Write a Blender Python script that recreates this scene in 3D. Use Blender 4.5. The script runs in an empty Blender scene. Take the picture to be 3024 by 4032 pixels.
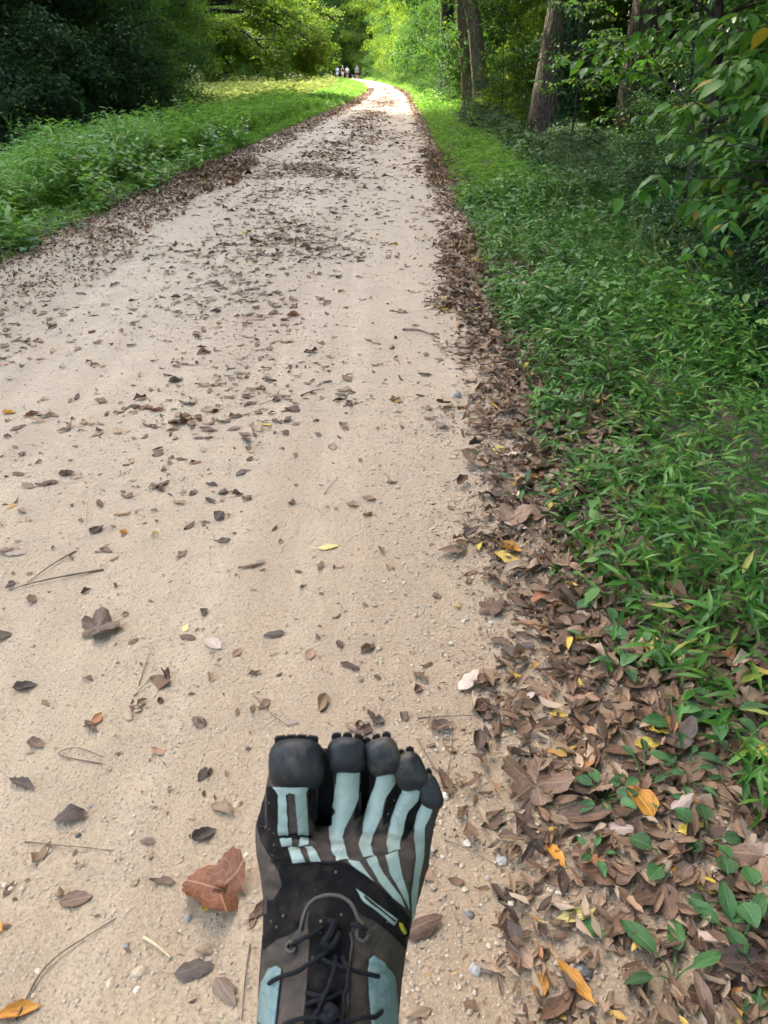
import bpy, bmesh, math, random
import numpy as np
from mathutils import Vector, Matrix
from mathutils.bvhtree import BVHTree
from mathutils.geometry import delaunay_2d_cdt

# ------------------------------------------------------------------ camera, sky, sun, exposure
sc = bpy.context.scene
COL = sc.collection
FPX, CAM_H, HORIZON = 3026.0, 1.25, 275.0
PITCH = math.atan((2016 - HORIZON) / FPX)
cam_d = bpy.data.cameras.new('camera'); cam = bpy.data.objects.new('camera', cam_d); COL.objects.link(cam)
cam_d.sensor_fit = 'VERTICAL'; cam_d.sensor_height = 36.0; cam_d.lens = 36.0 * FPX / 4032.0
cam_d.clip_start = 0.02; cam_d.clip_end = 2000
cam.location = (0, 0, CAM_H); cam.rotation_euler = (math.pi / 2 - PITCH, 0, 0)
cam_d.dof.use_dof = True; cam_d.dof.focus_distance = 2.2; cam_d.dof.aperture_fstop = 26.0
sc.camera = cam

SUN_AZ, SUN_EL = math.radians(-40), math.radians(50)      # azimuth from +Y, negative = towards -X
w = bpy.data.worlds.new('World'); sc.world = w; w.use_nodes = True
nt = w.node_tree
sky = nt.nodes.new('ShaderNodeTexSky'); sky.sky_type = 'NISHITA'; sky.sun_disc = False
sky.sun_elevation = SUN_EL; sky.sun_rotation = SUN_AZ; sky.air_density = 1.3; sky.dust_density = 4.0; sky.ozone_density = 1.0
bg = nt.nodes['Background']; bg.inputs['Strength'].default_value = 0.15
nt.links.new(sky.outputs[0], bg.inputs[0])
sun_d = bpy.data.lights.new('sun', 'SUN'); sun_d.energy = 2.0; sun_d.angle = math.radians(0.53); sun_d.color = (1.0, 0.95, 0.87)
sun = bpy.data.objects.new('sun', sun_d); COL.objects.link(sun)
sdir = Vector((math.sin(SUN_AZ) * math.cos(SUN_EL), math.cos(SUN_AZ) * math.cos(SUN_EL), math.sin(SUN_EL)))
sun.rotation_euler = sdir.to_track_quat('Z', 'Y').to_euler(); sun.location = (0, 0, 40)
sc.view_settings.view_transform = 'Standard'; sc.view_settings.look = 'None'
sc.view_settings.gamma = 1.0; sc.view_settings.use_curve_mapping = False
sc.view_settings.exposure = 3.25
sc.render.engine = 'CYCLES'
cy = sc.cycles
cy.use_denoising = True; cy.max_bounces = 8; cy.diffuse_bounces = 4; cy.glossy_bounces = 2; cy.transmission_bounces = 4
cy.transparent_max_bounces = 4; cy.caustics_reflective = False; cy.caustics_refractive = False
cy.use_adaptive_sampling = True; cy.adaptive_threshold = 0.02

rng = np.random.default_rng(11)
random.seed(5)

# ------------------------------------------------------------------ materials
def nodemat(name):
    m = bpy.data.materials.new(name); m.use_nodes = True
    t = m.node_tree; return m, t, t.nodes['Principled BSDF'], t.nodes['Material Output']
def N(t, typ, **kw):
    n = t.nodes.new(typ)
    for k, v in kw.items():
        if k in n.inputs: n.inputs[k].default_value = v
        else: setattr(n, k, v)
    return n
def ramp(t, fac, stops):
    r = t.nodes.new('ShaderNodeValToRGB'); cr = r.color_ramp
    while len(cr.elements) < len(stops): cr.elements.new(0.5)
    for e, (p, c) in zip(cr.elements, stops):
        e.position = p; e.color = (*c, 1)
    t.links.new(fac, r.inputs[0]); return r.outputs[0]
def mixc(t, fac, a, b, blend='MIX'):
    n = t.nodes.new('ShaderNodeMix'); n.data_type = 'RGBA'; n.blend_type = blend
    for sock, v in ((0, fac), (6, a), (7, b)):
        if hasattr(v, 'node'): t.links.new(v, n.inputs[sock])
        else: n.inputs[sock].default_value = v if sock == 0 else (*v, 1)
    return n.outputs[2]
def bump(t, h, strength, dist, prev=None):
    b = t.nodes.new('ShaderNodeBump'); b.inputs['Strength'].default_value = strength; b.inputs['Distance'].default_value = dist
    t.links.new(h, b.inputs['Height'])
    if prev is not None: t.links.new(prev, b.inputs['Normal'])
    return b.outputs[0]

def leafmat(name, stops, transl=0.4, rough=0.42, tcol=(1.08, 1.2, 0.55), spec=0.5):
    m, t, p, out = nodemat(name)
    geo = N(t, 'ShaderNodeNewGeometry')
    tc = N(t, 'ShaderNodeTexCoord')
    col = ramp(t, geo.outputs['Random Per Island'], stops)
    nz = N(t, 'ShaderNodeTexNoise', Scale=0.9, Detail=2.0); t.links.new(tc.outputs['Object'], nz.inputs['Vector'])
    var = ramp(t, nz.outputs[0], [(0.3, (0.72, 0.78, 0.80)), (0.7, (1.15, 1.12, 1.0))])
    col = mixc(t, 1.0, col, var, 'MULTIPLY')
    t.links.new(col, p.inputs['Base Color']); p.inputs['Roughness'].default_value = rough
    p.inputs['Specular IOR Level'].default_value = spec
    tr = N(t, 'ShaderNodeBsdfTranslucent')
    tcl = mixc(t, 1.0, col, tcol, 'MULTIPLY'); t.links.new(tcl, tr.inputs['Color'])
    mx = N(t, 'ShaderNodeMixShader'); mx.inputs[0].default_value = transl
    t.links.new(p.outputs[0], mx.inputs[1]); t.links.new(tr.outputs[0], mx.inputs[2]); t.links.new(mx.outputs[0], out.inputs[0])
    return m
M = {}
M['leaf_mid'] = leafmat('leaf_mid', [(0, (.035, .085, .022)), (.5, (.055, .125, .03)), (.93, (.085, .16, .035)), (1, (.20, .19, .03))], spec=.15, rough=.6, transl=.45)
M['leaf_sunlit'] = leafmat('leaf_sunlit', [(0, (.085, .15, .025)), (.5, (.13, .205, .03)), (.9, (.19, .25, .035)), (1, (.30, .26, .04))], transl=.55, spec=.15, rough=.6)  # yellow-green leaf colour brightened to stand for foliage in the sun
M['leaf_shaded'] = leafmat('leaf_shaded', [(0, (.026, .058, .026)), (.6, (.044, .09, .036)), (1, (.075, .12, .048))], transl=.25, spec=.15, rough=.6)  # leaf colour darkened to carry the shade of the left bank
M['leaf_shrub'] = leafmat('leaf_shrub', [(0, (.028, .075, .028)), (.55, (.048, .115, .036)), (.95, (.08, .155, .045)), (1, (.20, .17, .035))], transl=.35, spec=.25)
M['leaf_sapling'] = leafmat('leaf_sapling', [(0, (.05, .135, .03)), (.55, (.08, .19, .035)), (.95, (.12, .23, .04)), (1, (.35, .20, .03))], transl=.48, rough=.45, spec=.3)
M['leaf_stilt'] = leafmat('leaf_stilt', [(0, (.030, .09, .016)), (.5, (.055, .155, .022)), (.93, (.10, .22, .032)), (1, (.22, .21, .045))], transl=.38, rough=.45, spec=.3)
M['leaf_verge'] = leafmat('leaf_verge', [(0, (.10, .21, .04)), (.5, (.155, .30, .06)), (.93, (.22, .35, .09)), (1, (.32, .30, .10))], transl=.45, spec=.25, rough=.5)
M['leaf_broad'] = leafmat('leaf_broad', [(0, (.048, .12, .026)), (.6, (.08, .185, .034)), (1, (.125, .24, .045))], transl=.38, rough=.5, spec=.3)
M['straw'] = leafmat('straw', [(0, (.20, .17, .08)), (.6, (.28, .25, .10)), (1, (.36, .31, .14))], transl=.3, tcol=(1.1, 1.05, .8))
M['meadow'] = leafmat('meadow', [(0, (.17, .24, .06)), (.5, (.27, .31, .10)), (1, (.38, .37, .17))], transl=.4, tcol=(1.1, 1.1, .7))
M['dead_leaf'] = leafmat('dead_leaf', [(0, (.05, .03, .02)), (.2, (.10, .058, .036)), (.42, (.155, .088, .052)), (.65, (.20, .12, .072)), (.85, (.28, .185, .12)), (.95, (.36, .26, .18)), (.975, (.30, .12, .05)), (1, (.55, .40, .08))], transl=.12, rough=.62, tcol=(1.1, .9, .6), spec=.3)
M['dead_dark'] = leafmat('dead_dark', [(0, (.05, .035, .028)), (.5, (.10, .065, .05)), (.9, (.17, .11, .08)), (1, (.24, .17, .13))], transl=.08, rough=.7, tcol=(1.1, .9, .6), spec=.25)

def dryleaf(name, base, dark, vein, transl=.12):
    """a single dry leaf: blotches, veins from the leaf's own uv (x along the midrib, y across)"""
    m, t, p, out = nodemat(name)
    uv = N(t, 'ShaderNodeUVMap'); sep = N(t, 'ShaderNodeSeparateXYZ'); t.links.new(uv.outputs[0], sep.inputs[0])
    oi = N(t, 'ShaderNodeObjectInfo')
    nz = N(t, 'ShaderNodeTexNoise', Scale=4.0, Detail=5.0, noise_dimensions='4D')
    t.links.new(uv.outputs[0], nz.inputs['Vector'])
    mm = N(t, 'ShaderNodeMath', operation='MULTIPLY'); t.links.new(oi.outputs['Random'], mm.inputs[0]); mm.inputs[1].default_value = 40; t.links.new(mm.outputs[0], nz.inputs['W'])
    col = mixc(t, ramp(t, nz.outputs[0], [(.38, (0, 0, 0)), (.66, (1, 1, 1))]), base, dark)
    v1 = ramp(t, sep.outputs[0], [(0.0, (.72, .72, .72)), (1, (1.2, 1.2, 1.2))])
    rv = ramp(t, oi.outputs['Random'], [(0, (.62, .6, .6)), (.5, (.95, .95, .95)), (1, (1.35, 1.28, 1.2))])
    col = mixc(t, 1.0, col, rv, 'MULTIPLY')
    # midrib and side veins
    ab = N(t, 'ShaderNodeMath', operation='ABSOLUTE'); t.links.new(sep.outputs[1], ab.inputs[0])
    mid = ramp(t, ab.outputs[0], [(.0, (1, 1, 1)), (.07, (0, 0, 0))])
    a2 = N(t, 'ShaderNodeMath', operation='MULTIPLY_ADD'); t.links.new(ab.outputs[0], a2.inputs[0]); a2.inputs[1].default_value = -.35; t.links.new(sep.outputs[0], a2.inputs[2])
    a3 = N(t, 'ShaderNodeMath', operation='MULTIPLY'); t.links.new(a2.outputs[0], a3.inputs[0]); a3.inputs[1].default_value = 7
    a4 = N(t, 'ShaderNodeMath', operation='FRACT'); t.links.new(a3.outputs[0], a4.inputs[0])
    side = ramp(t, a4.outputs[0], [(0, (.4, .4, .4)), (.10, (0, 0, 0)), (.9, (0, 0, 0)), (1, (.4, .4, .4))])
    vv = mixc(t, 1.0, mid, side, 'LIGHTEN')
    col = mixc(t, vv, col, vein)
    t.links.new(col, p.inputs['Base Color']); p.inputs['Roughness'].default_value = .6; p.inputs['Specular IOR Level'].default_value = .3
    bn = bump(t, vv, .4, .002); bn = bump(t, nz.outputs[0], .4, .004, bn); t.links.new(bn, p.inputs['Normal'])
    tr = N(t, 'ShaderNodeBsdfTranslucent'); t.links.new(col, tr.inputs['Color'])
    mx = N(t, 'ShaderNodeMixShader'); mx.inputs[0].default_value = transl
    t.links.new(p.outputs[0], mx.inputs[1]); t.links.new(tr.outputs[0], mx.inputs[2]); t.links.new(mx.outputs[0], out.inputs[0])
    return m
M['dl_brown'] = dryleaf('dl_brown', (.145, .078, .046), (.075, .043, .028), (.18, .11, .07))
M['dl_dusty'] = dryleaf('dl_dusty', (.22, .155, .105), (.15, .10, .068), (.26, .19, .13))
M['dl_tan'] = dryleaf('dl_tan', (.26, .165, .105), (.17, .10, .063), (.31, .21, .14))
M['dl_dark'] = dryleaf('dl_dark', (.105, .073, .055), (.06, .043, .034), (.13, .09, .07))
M['dl_pale'] = dryleaf('dl_pale', (.48, .37, .30), (.36, .26, .20), (.52, .42, .35))
M['dl_red'] = dryleaf('dl_red', (.27, .105, .05), (.17, .065, .035), (.36, .19, .10))
M['dl_orange'] = dryleaf('dl_orange', (.48, .22, .03), (.30, .12, .02), (.52, .28, .06))
M['dl_yellow'] = dryleaf('dl_yellow', (.62, .46, .07), (.42, .26, .03), (.66, .54, .16))
M['dl_paleyellow'] = dryleaf('dl_paleyellow', (.66, .58, .20), (.55, .44, .13), (.70, .63, .32))
M['dl_green'] = dryleaf('dl_green', (.05, .14, .04), (.045, .13, .04), (.16, .28, .10), transl=.25)

def barkmat(name, c1, c2, scale=1.0, moss=None):
    m, t, p, out = nodemat(name)
    tc = N(t, 'ShaderNodeTexCoord'); mp = N(t, 'ShaderNodeMapping'); mp.inputs['Scale'].default_value = (1, 1, .16)
    t.links.new(tc.outputs['Object'], mp.inputs[0])
    vo = N(t, 'ShaderNodeTexVoronoi', Scale=26 * scale, feature='DISTANCE_TO_EDGE'); t.links.new(mp.outputs[0], vo.inputs['Vector'])
    nz = N(t, 'ShaderNodeTexNoise', Scale=18 * scale, Detail=6.0); t.links.new(mp.outputs[0], nz.inputs['Vector'])
    h = mixc(t, .5, ramp(t, vo.outputs[0], [(0, (0, 0, 0)), (.25, (1, 1, 1))]), nz.outputs[0])
    col = ramp(t, h, [(.2, c1), (.75, c2)])
    if moss:
        n2 = N(t, 'ShaderNodeTexNoise', Scale=1.6, Detail=3.0); t.links.new(tc.outputs['Object'], n2.inputs['Vector'])
        col = mixc(t, ramp(t, n2.outputs[0], [(.45, (0, 0, 0)), (.7, (.6, .6, .6))]), col, moss)
    t.links.new(col, p.inputs['Base Color']); p.inputs['Roughness'].default_value = .9; p.inputs['Specular IOR Level'].default_value = .15
    t.links.new(bump(t, h, .9, .03 / scale), p.inputs['Normal'])
    return m
M['bark'] = barkmat('bark', (.035, .026, .019), (.135, .10, .074), 1.0, (.07, .085, .04))
M['bark_dark'] = barkmat('bark_dark', (.018, .015, .013), (.06, .05, .042), 2.5)
M['bark_tan'] = barkmat('bark_tan', (.10, .075, .05), (.24, .19, .13), .7, (.13, .14, .06))

def flatmat(name, c, rough=.6, spec=.4, noise=0.0, scale=60, bstr=0, bscale=300, bdist=.001, dust=0.0, lint=0.0):
    m, t, p, out = nodemat(name)
    p.inputs['Roughness'].default_value = rough; p.inputs['Specular IOR Level'].default_value = spec
    tc = N(t, 'ShaderNodeTexCoord')
    if noise:
        nz = N(t, 'ShaderNodeTexNoise', Scale=scale, Detail=5.0); t.links.new(tc.outputs['Object'], nz.inputs['Vector'])
        col = ramp(t, nz.outputs[0], [(.3, tuple(x * (1 - noise) for x in c)), (.7, tuple(min(1, x * (1 + noise)) for x in c))])
        if dust:
            n3 = N(t, 'ShaderNodeTexNoise', Scale=35, Detail=9.0, Roughness=.7); t.links.new(tc.outputs['Object'], n3.inputs['Vector'])
            col = mixc(t, ramp(t, n3.outputs[0], [(.50, (0, 0, 0)), (.78, (dust, dust, dust))]), col, (.20, .155, .105))
        if lint:
            v3 = N(t, 'ShaderNodeTexVoronoi', Scale=260, Randomness=1.0); t.links.new(tc.outputs['Object'], v3.inputs['Vector'])
            s3 = N(t, 'ShaderNodeSeparateColor'); t.links.new(v3.outputs['Color'], s3.inputs[0])
            g3 = mixc(t, 1.0, ramp(t, v3.outputs['Distance'], [(.10, (lint, lint, lint)), (.26, (0, 0, 0))]), ramp(t, s3.outputs[0], [(.86, (0, 0, 0)), (.9, (1, 1, 1))]), 'MULTIPLY')
            col = mixc(t, g3, col, (.22, .19, .14))
        t.links.new(col, p.inputs['Base Color'])
    else: p.inputs['Base Color'].default_value = (*c, 1)
    if bstr:
        n2 = N(t, 'ShaderNodeTexNoise', Scale=bscale, Detail=4.0); t.links.new(tc.outputs['Object'], n2.inputs['Vector'])
        t.links.new(bump(t, n2.outputs[0], bstr, bdist), p.inputs['Normal'])
    return m

# sand of the path
m, t, p, out = nodemat('sand'); M['sand'] = m
geo = N(t, 'ShaderNodeNewGeometry'); pos = geo.outputs['Position']
def tn(scale, detail=4.0, vec=pos, rough=.55):
    n = N(t, 'ShaderNodeTexNoise', Scale=scale, Detail=detail, Roughness=rough); t.links.new(vec, n.inputs['Vector']); return n.outputs[0]
mpv = N(t, 'ShaderNodeMapping'); mpv.inputs['Scale'].default_value = (1, .22, 1); t.links.new(pos, mpv.inputs[0])
big = tn(1.3, 4.0, mpv.outputs[0]); mid_ = tn(9, 5.0); fine = tn(160, 5.0, rough=.7); fine2 = tn(48, 4.0, rough=.65)
c = ramp(t, big, [(.32, (.262, .179, .100)), (.5, (.307, .218, .127)), (.68, (.352, .261, .159))])
pch = tn(.55, 3.0, mpv.outputs[0]); c = mixc(t, ramp(t, pch, [(.48, (0, 0, 0)), (.7, (.65, .65, .65))]), c, (.395, .298, .186))
mps = N(t, 'ShaderNodeMapping'); mps.inputs['Scale'].default_value = (5, .10, 1); t.links.new(pos, mps.inputs[0]); st_ = tn(1.0, 5.0, mps.outputs[0])
c = mixc(t, ramp(t, st_, [(.50, (0, 0, 0)), (.68, (.6, .6, .6))]), c, (.415, .32, .212)); c = mixc(t, ramp(t, st_, [(.32, (.5, .5, .5)), (.46, (0, 0, 0))]), c, (.245, .172, .105))
c = mixc(t, ramp(t, tn(3.1, 5.0), [(.52, (0, 0, 0)), (.72, (.55, .55, .55))]), c, (.25, .175, .105))
c = mixc(t, ramp(t, mid_, [(.35, (0, 0, 0)), (.75, (.5, .5, .5))]), c, (.26, .19, .125))
c = mixc(t, ramp(t, fine, [(.35, (.75, .75, .75)), (.5, (0, 0, 0))]), c, (.15, .108, .07))
c = mixc(t, ramp(t, fine, [(.58, (0, 0, 0)), (.72, (.6, .6, .6))]), c, (.50, .42, .32))
vo = N(t, 'ShaderNodeTexVoronoi', Scale=95, Randomness=1.0); t.links.new(pos, vo.inputs['Vector'])
voc = N(t, 'ShaderNodeSeparateColor'); t.links.new(vo.outputs['Color'], voc.inputs[0])
grit_m = N(t, 'ShaderNodeMath', operation='GREATER_THAN'); t.links.new(voc.outputs[0], grit_m.inputs[0]); grit_m.inputs[1].default_value = .72
dome = ramp(t, vo.outputs['Distance'], [(0, (1, 1, 1)), (.42, (0, 0, 0))])
grit = mixc(t, 1.0, dome, grit_m.outputs[0], 'MULTIPLY')
c = mixc(t, mixc(t, 1.0, grit, (.55, .55, .55), 'MULTIPLY'), c, (.42, .34, .25))
t.links.new(c, p.inputs['Base Color']); p.inputs['Roughness'].default_value = .75; p.inputs['Specular IOR Level'].default_value = .45; p.inputs['Sheen Weight'].default_value = .22; p.inputs['Sheen Roughness'].default_value = .45; p.inputs['Sheen Tint'].default_value = (1, .95, .9, 1)
bn = bump(t, mid_, .55, .022); bn = bump(t, fine2, .75, .009, bn); bn = bump(t, fine, .75, .004, bn); bn = bump(t, grit, .8, .005, bn)
t.links.new(bn, p.inputs['Normal'])
# soil under plants
m, t, p, out = nodemat('soil'); M['soil'] = m
geo = N(t, 'ShaderNodeNewGeometry'); pos = geo.outputs['Position']
c = ramp(t, tn(6, 6.0, pos), [(.3, (.022, .026, .012)), (.55, (.05, .045, .024)), (.75, (.085, .065, .04))])
c = mixc(t, ramp(t, tn(60, 4.0, pos), [(.4, (0, 0, 0)), (.7, (.7, .7, .7))]), c, (.10, .07, .045))
t.links.new(c, p.inputs['Base Color']); p.inputs['Roughness'].default_value = .95
t.links.new(bump(t, tn(40, 5.0, pos), .8, .03), p.inputs['Normal'])

# ------------------------------------------------------------------ mesh helpers
def link(o, parent=None):
    COL.objects.link(o)
    if parent: o.parent = parent
    return o
def mesh_np(name, V, F, mat=None, smooth=False, uv=None):
    """V (n,3), F (m,k) one face size"""
    V = np.asarray(V, np.float32); F = np.asarray(F, np.int32)
    me = bpy.data.meshes.new(name); k = F.shape[1]
    me.vertices.add(len(V)); me.vertices.foreach_set('co', V.ravel())
    me.loops.add(F.size); me.loops.foreach_set('vertex_index', F.ravel())
    me.polygons.add(len(F)); me.polygons.foreach_set('loop_start', np.arange(0, F.size, k, dtype=np.int32))
    me.polygons.foreach_set('use_smooth', np.full(len(F), smooth, dtype=bool))
    if uv is not None:
        l = me.uv_layers.new(name='UVMap'); l.data.foreach_set('uv', np.asarray(uv, np.float32)[F.ravel()].ravel())
    me.update(calc_edges=True)
    if mat: me.materials.append(mat)
    return me
def obj(name, me, parent=None, **props):
    o = bpy.data.objects.new(name, me); link(o, parent)
    for k, v in props.items(): o[k] = v
    return o
def thing(name, loc, label, category, group=None, rz=0.0, scale=1.0):
    o = bpy.data.objects.new(name, None); link(o); o.location = loc; o.rotation_euler = (0, 0, rz); o.scale = (scale,) * 3
    o.empty_display_size = .1
    o['label'] = label; o['category'] = category
    if group: o['group'] = group
    return o
def cat(parts):
    Vs, Fs, n = [], [], 0
    for V, F in parts:
        if len(V) == 0: continue
        Vs.append(V); Fs.append(np.asarray(F) + n); n += len(V)
    return np.concatenate(Vs), np.concatenate(Fs)
def norm(a): return a / (np.linalg.norm(a, axis=-1, keepdims=True) + 1e-9)

# leaf templates: unit length along x, y across (half width 0.5), z the face normal
def t_diamond(fold=.12, droop=.1):
    V = np.array([[0, 0, 0], [.45, .5, fold], [1, 0, -droop], [.45, -.5, fold]], float)
    return V, np.array([[0, 2, 1], [0, 3, 2]])
def t_ovate(fold=.1, droop=.15, peak=.42):
    mz = lambda x: -droop * x * x
    V = [[0, 0, 0], [.36, 0, mz(.36)], [.70, 0, mz(.7)], [1, 0, mz(1)]]
    for s in (1, -1): V += [[peak * .55, s * .40, fold * .8 + mz(.2)], [peak + .18, s * .46, fold + mz(.55)]]
    V = np.array(V, float); F = []
    for a, b, s in ((4, 5, 1), (6, 7, -1)):
        f = [[0, 1, a], [1, b, a], [1, 2, b], [2, 3, b]]
        F += f if s > 0 else [[q[0], q[2], q[1]] for q in f]
    return V, np.array(F)
def place(T, pos, d, up, L, W):
    """instances of a leaf template along direction d with face normal near up, length L, width W"""
    V, F = T; n = len(pos); d = norm(d); s = norm(np.cross(up, d)); u = np.cross(d, s)
    P = pos[:, None, :] + V[None, :, 0:1] * d[:, None] * L[:, None, None] + V[None, :, 1:2] * s[:, None] * W[:, None, None] + V[None, :, 2:3] * u[:, None] * L[:, None, None]
    FF = (np.arange(n)[:, None, None] * len(V) + F[None]).reshape(-1, 3)
    return P.reshape(-1, 3), FF
def tube(pts, rad, sides=8, ridge=0.0, rs=None):
    pts = np.asarray(pts, float); rad = np.asarray(rad, float); n = len(pts)
    tan = norm(np.gradient(pts, axis=0)); ref = np.array([1., 0, 0]) if abs(tan[0][0]) < .8 else np.array([0, 1., 0])
    V = []; a = np.linspace(0, 2 * np.pi, sides, endpoint=False)
    u = ref
    for i in range(n):
        u = u - tan[i] * np.dot(u, tan[i]); u /= np.linalg.norm(u); v = np.cross(tan[i], u)
        r = rad[i] * (1 + (ridge * rs[i % len(rs)] if ridge else 0))
        r = np.broadcast_to(r, (sides,))
        V.append(pts[i] + np.cos(a)[:, None] * u * r[:, None] + np.sin(a)[:, None] * v * r[:, None])
    V = np.concatenate(V); F = []
    i0 = np.arange(n - 1)[:, None] * sides; j = np.arange(sides)[None]; jn = (j + 1) % sides
    A, B, C, D = i0 + j, i0 + jn, i0 + sides + jn, i0 + sides + j
    F = np.concatenate([np.stack([A, B, C], -1).reshape(-1, 3), np.stack([A, C, D], -1).reshape(-1, 3)])
    return V, F
def bez(p0, p1, p2, n):
    s = np.linspace(0, 1, n)[:, None]; p0, p1, p2 = map(np.asarray, (p0, p1, p2))
    return (1 - s) ** 2 * p0 + 2 * s * (1 - s) * p1 + s * s * p2

# ------------------------------------------------------------------ terrain
YK = [-60, 0, 5.8, 7.7, 9.1, 11, 14.3, 19.1, 28.6, 40, 60, 80, 94, 114, 130, 145, 165, 200]
LK = [-2.82, -2.82, -2.82, -2.78, -2.72, -2.65, -2.58, -2.38, -1.98, -1.49, -1.15, -1.7, -2.8, -4.3, -6.0, -9.0, -15, -27]
YR = [-60, 0, 2, 3.6, 4.8, 6.6, 9.5, 14.7, 24.6, 50, 59, 75, 94, 114, 130, 145, 165, 200]
RK = [.70, .66, .66, .77, .76, .88, .92, 1.05, 1.26, 1.61, 1.5, .95, .03, -1.3, -3.0, -6.0, -12, -24]
def Lx(y): return np.interp(y, YK, LK)
def Rx(y): return np.interp(y, YR, RK)
def wob(x, y): return (np.sin(1.7 * x + .9 * y + 1) * np.sin(1.1 * y - .7 * x) + .5 * np.sin(4.3 * x + 2) * np.sin(3.7 * y + 1.1 * x)) 
def zpath(x, y):
    wd = (x - Lx(y)) / (Rx(y) - Lx(y))
    return .006 - .012 * (np.exp(-((wd - .25) / .09) ** 2) + np.exp(-((wd - .73) / .09) ** 2)) + .004 * wob(x * 1.6, y * 1.3)
def zground(x, y):
    u = Lx(y) - x; v = x - Rx(y)
    zl = np.interp(u, [-.3, 0, .5, 1.9, 4.5, 6, 13, 20, 45, 400], [-.05, .0, .05, .06, -.7, -.95, -.95, .6, 5, 14])
    zl = np.where(zl < 0, zl * np.interp(y, [30, 48], [1, .4]), zl)
    zr = np.interp(v, [-.3, 0, .8, 1.6, 3, 6, 14, 40, 400], [-.05, 0, .04, .0, -.18, -.5, -1.2, -2.0, -1.0])
    z = np.where(u > -.5, zl, np.where(v > -.5, zr, -.05))
    amp = np.clip(np.maximum(u, v) * .6, .0, 1) 
    edge = np.exp(-(np.minimum(np.abs(u), np.abs(v)) / .25) ** 2)
    return z + amp * .07 * wob(x * .8, y * .8) + edge * .018 * wob(x * 6, y * 5)
def zsurf(x, y):
    inside = (x > Lx(y)) & (x < Rx(y))
    return np.where(inside, np.maximum(zpath(x, y), zground(x, y)), np.maximum(zground(x, y), np.where((x > Lx(y) - .12) & (x < Rx(y) + .15), zpath(x, y), -9)))
def grid(xs_fn, ys, nx, zf):
    V = []; ny = len(ys)
    for y in ys:
        xs = xs_fn(y); V.append(np.stack([xs, np.full_like(xs, y), zf(xs, np.full_like(xs, y))], 1))
    V = np.concatenate(V); i, j = np.meshgrid(np.arange(ny - 1), np.arange(nx - 1), indexing='ij')
    a = i * nx + j; F = np.stack([a, a + 1, a + nx + 1, a + nx], -1).reshape(-1, 4)
    return V, F
offs = np.concatenate([-np.geomspace(700, 14, 14), np.linspace(-13, -3.2, 40), np.linspace(-3, 3.2, 90), np.linspace(3.4, 13, 40), np.geomspace(14, 700, 14)])
ysg = np.concatenate([[-300, -120, -60, -30, -15, -8, -4, -2], np.linspace(-1, 9, 90), np.linspace(9.3, 30, 70), np.linspace(31, 90, 60), np.linspace(93, 200, 36), [230, 300, 450, 700, 1200]])
V, F = grid(lambda y: (Lx(y) + Rx(y)) / 2 + offs, ysg, len(offs), zground)
obj('ground', mesh_np('ground', V, F, M['soil'], True), kind='structure', label='dark soil and leaf mould under the plants beside the path')
ysp = np.concatenate([np.linspace(-6, .3, 20), np.linspace(.35, 7, 180), np.geomspace(7.1, 190, 150)])
V, F = grid(lambda y: np.linspace(Lx(y) - .12, Rx(y) + .15, 90), ysp, 90, zpath)
obj('path', mesh_np('path', V, F, M['sand'], True), kind='structure', label='pale sandy gravel towpath curving away to the left')

def ground_at(px, py):
    """point of the ground plane seen at a place in the photograph (1659 px wide)"""
    X = (px * 1.8228 - 1512) / FPX; Y = (2016 - py * 1.8228) / FPX
    d = (X, math.cos(PITCH) + Y * math.sin(PITCH), -math.sin(PITCH) + Y * math.cos(PITCH)); tt = -CAM_H / d[2]
    return d[0] * tt, d[1] * tt

# ------------------------------------------------------------------ trees
def make_trunk(seed, H, r0, lean=(0, 0), sides=14, limbs=10, z0=.3, reach=4.0, rise=.5, fork=None, limb_r=.3):
    r = np.random.default_rng(seed)
    n = 26; s = np.linspace(0, 1, n)
    pts = np.stack([lean[0] * s * H + .015 * H * np.sin(s * 5 + seed), lean[1] * s * H + .015 * H * np.cos(s * 4 + seed), s * H - .3], 1)
    rad = r0 * ((1 - s) ** .8 * .92 + .05) * (1 + .5 * np.exp(-s * H / .5))
    a = np.arange(sides)
    rs = [np.sin(a * (5 + k % 2) + .4 * k + 2 * np.sin(k * .5)) * .5 + r.normal(0, .6, sides) for k in range(n)]
    parts = [tube(pts, rad, sides, .06, rs)]
    lp = []
    for k in range(limbs):
        f = z0 + (0.97 - z0) * (k + r.uniform(0, .7)) / limbs
        i = min(n - 1, int(f * n)); base = pts[i]
        an = k * 2.4 + r.uniform(-.4, .4); ln = reach * (1.0 - .55 * max(0, f - .3)) * r.uniform(.7, 1.1)
        e = base + np.array([math.cos(an) * ln, math.sin(an) * ln, ln * rise * r.uniform(.2, 1.2)])
        mid = base * .5 + e * .5 + np.array([0, 0, ln * .18])
        b = bez(base, mid, e, 8); lp.append(b)
        parts.append(tube(b, np.linspace(max(.02, rad[i] * limb_r * 1.4), .012, 8), 6))
        for q in range(2):
            j = r.integers(3, 7); an2 = an + r.choice([-1, 1]) * r.uniform(.5, 1.0); l2 = ln * .45
            e2 = b[j] + np.array([math.cos(an2) * l2, math.sin(an2) * l2, l2 * r.uniform(-.2, .4)])
            b2 = bez(b[j], (b[j] + e2) / 2 + [0, 0, .1 * l2], e2, 5); lp.append(b2)
            parts.append(tube(b2, np.linspace(.025, .006, 5), 5))
    return cat(parts), lp
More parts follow.
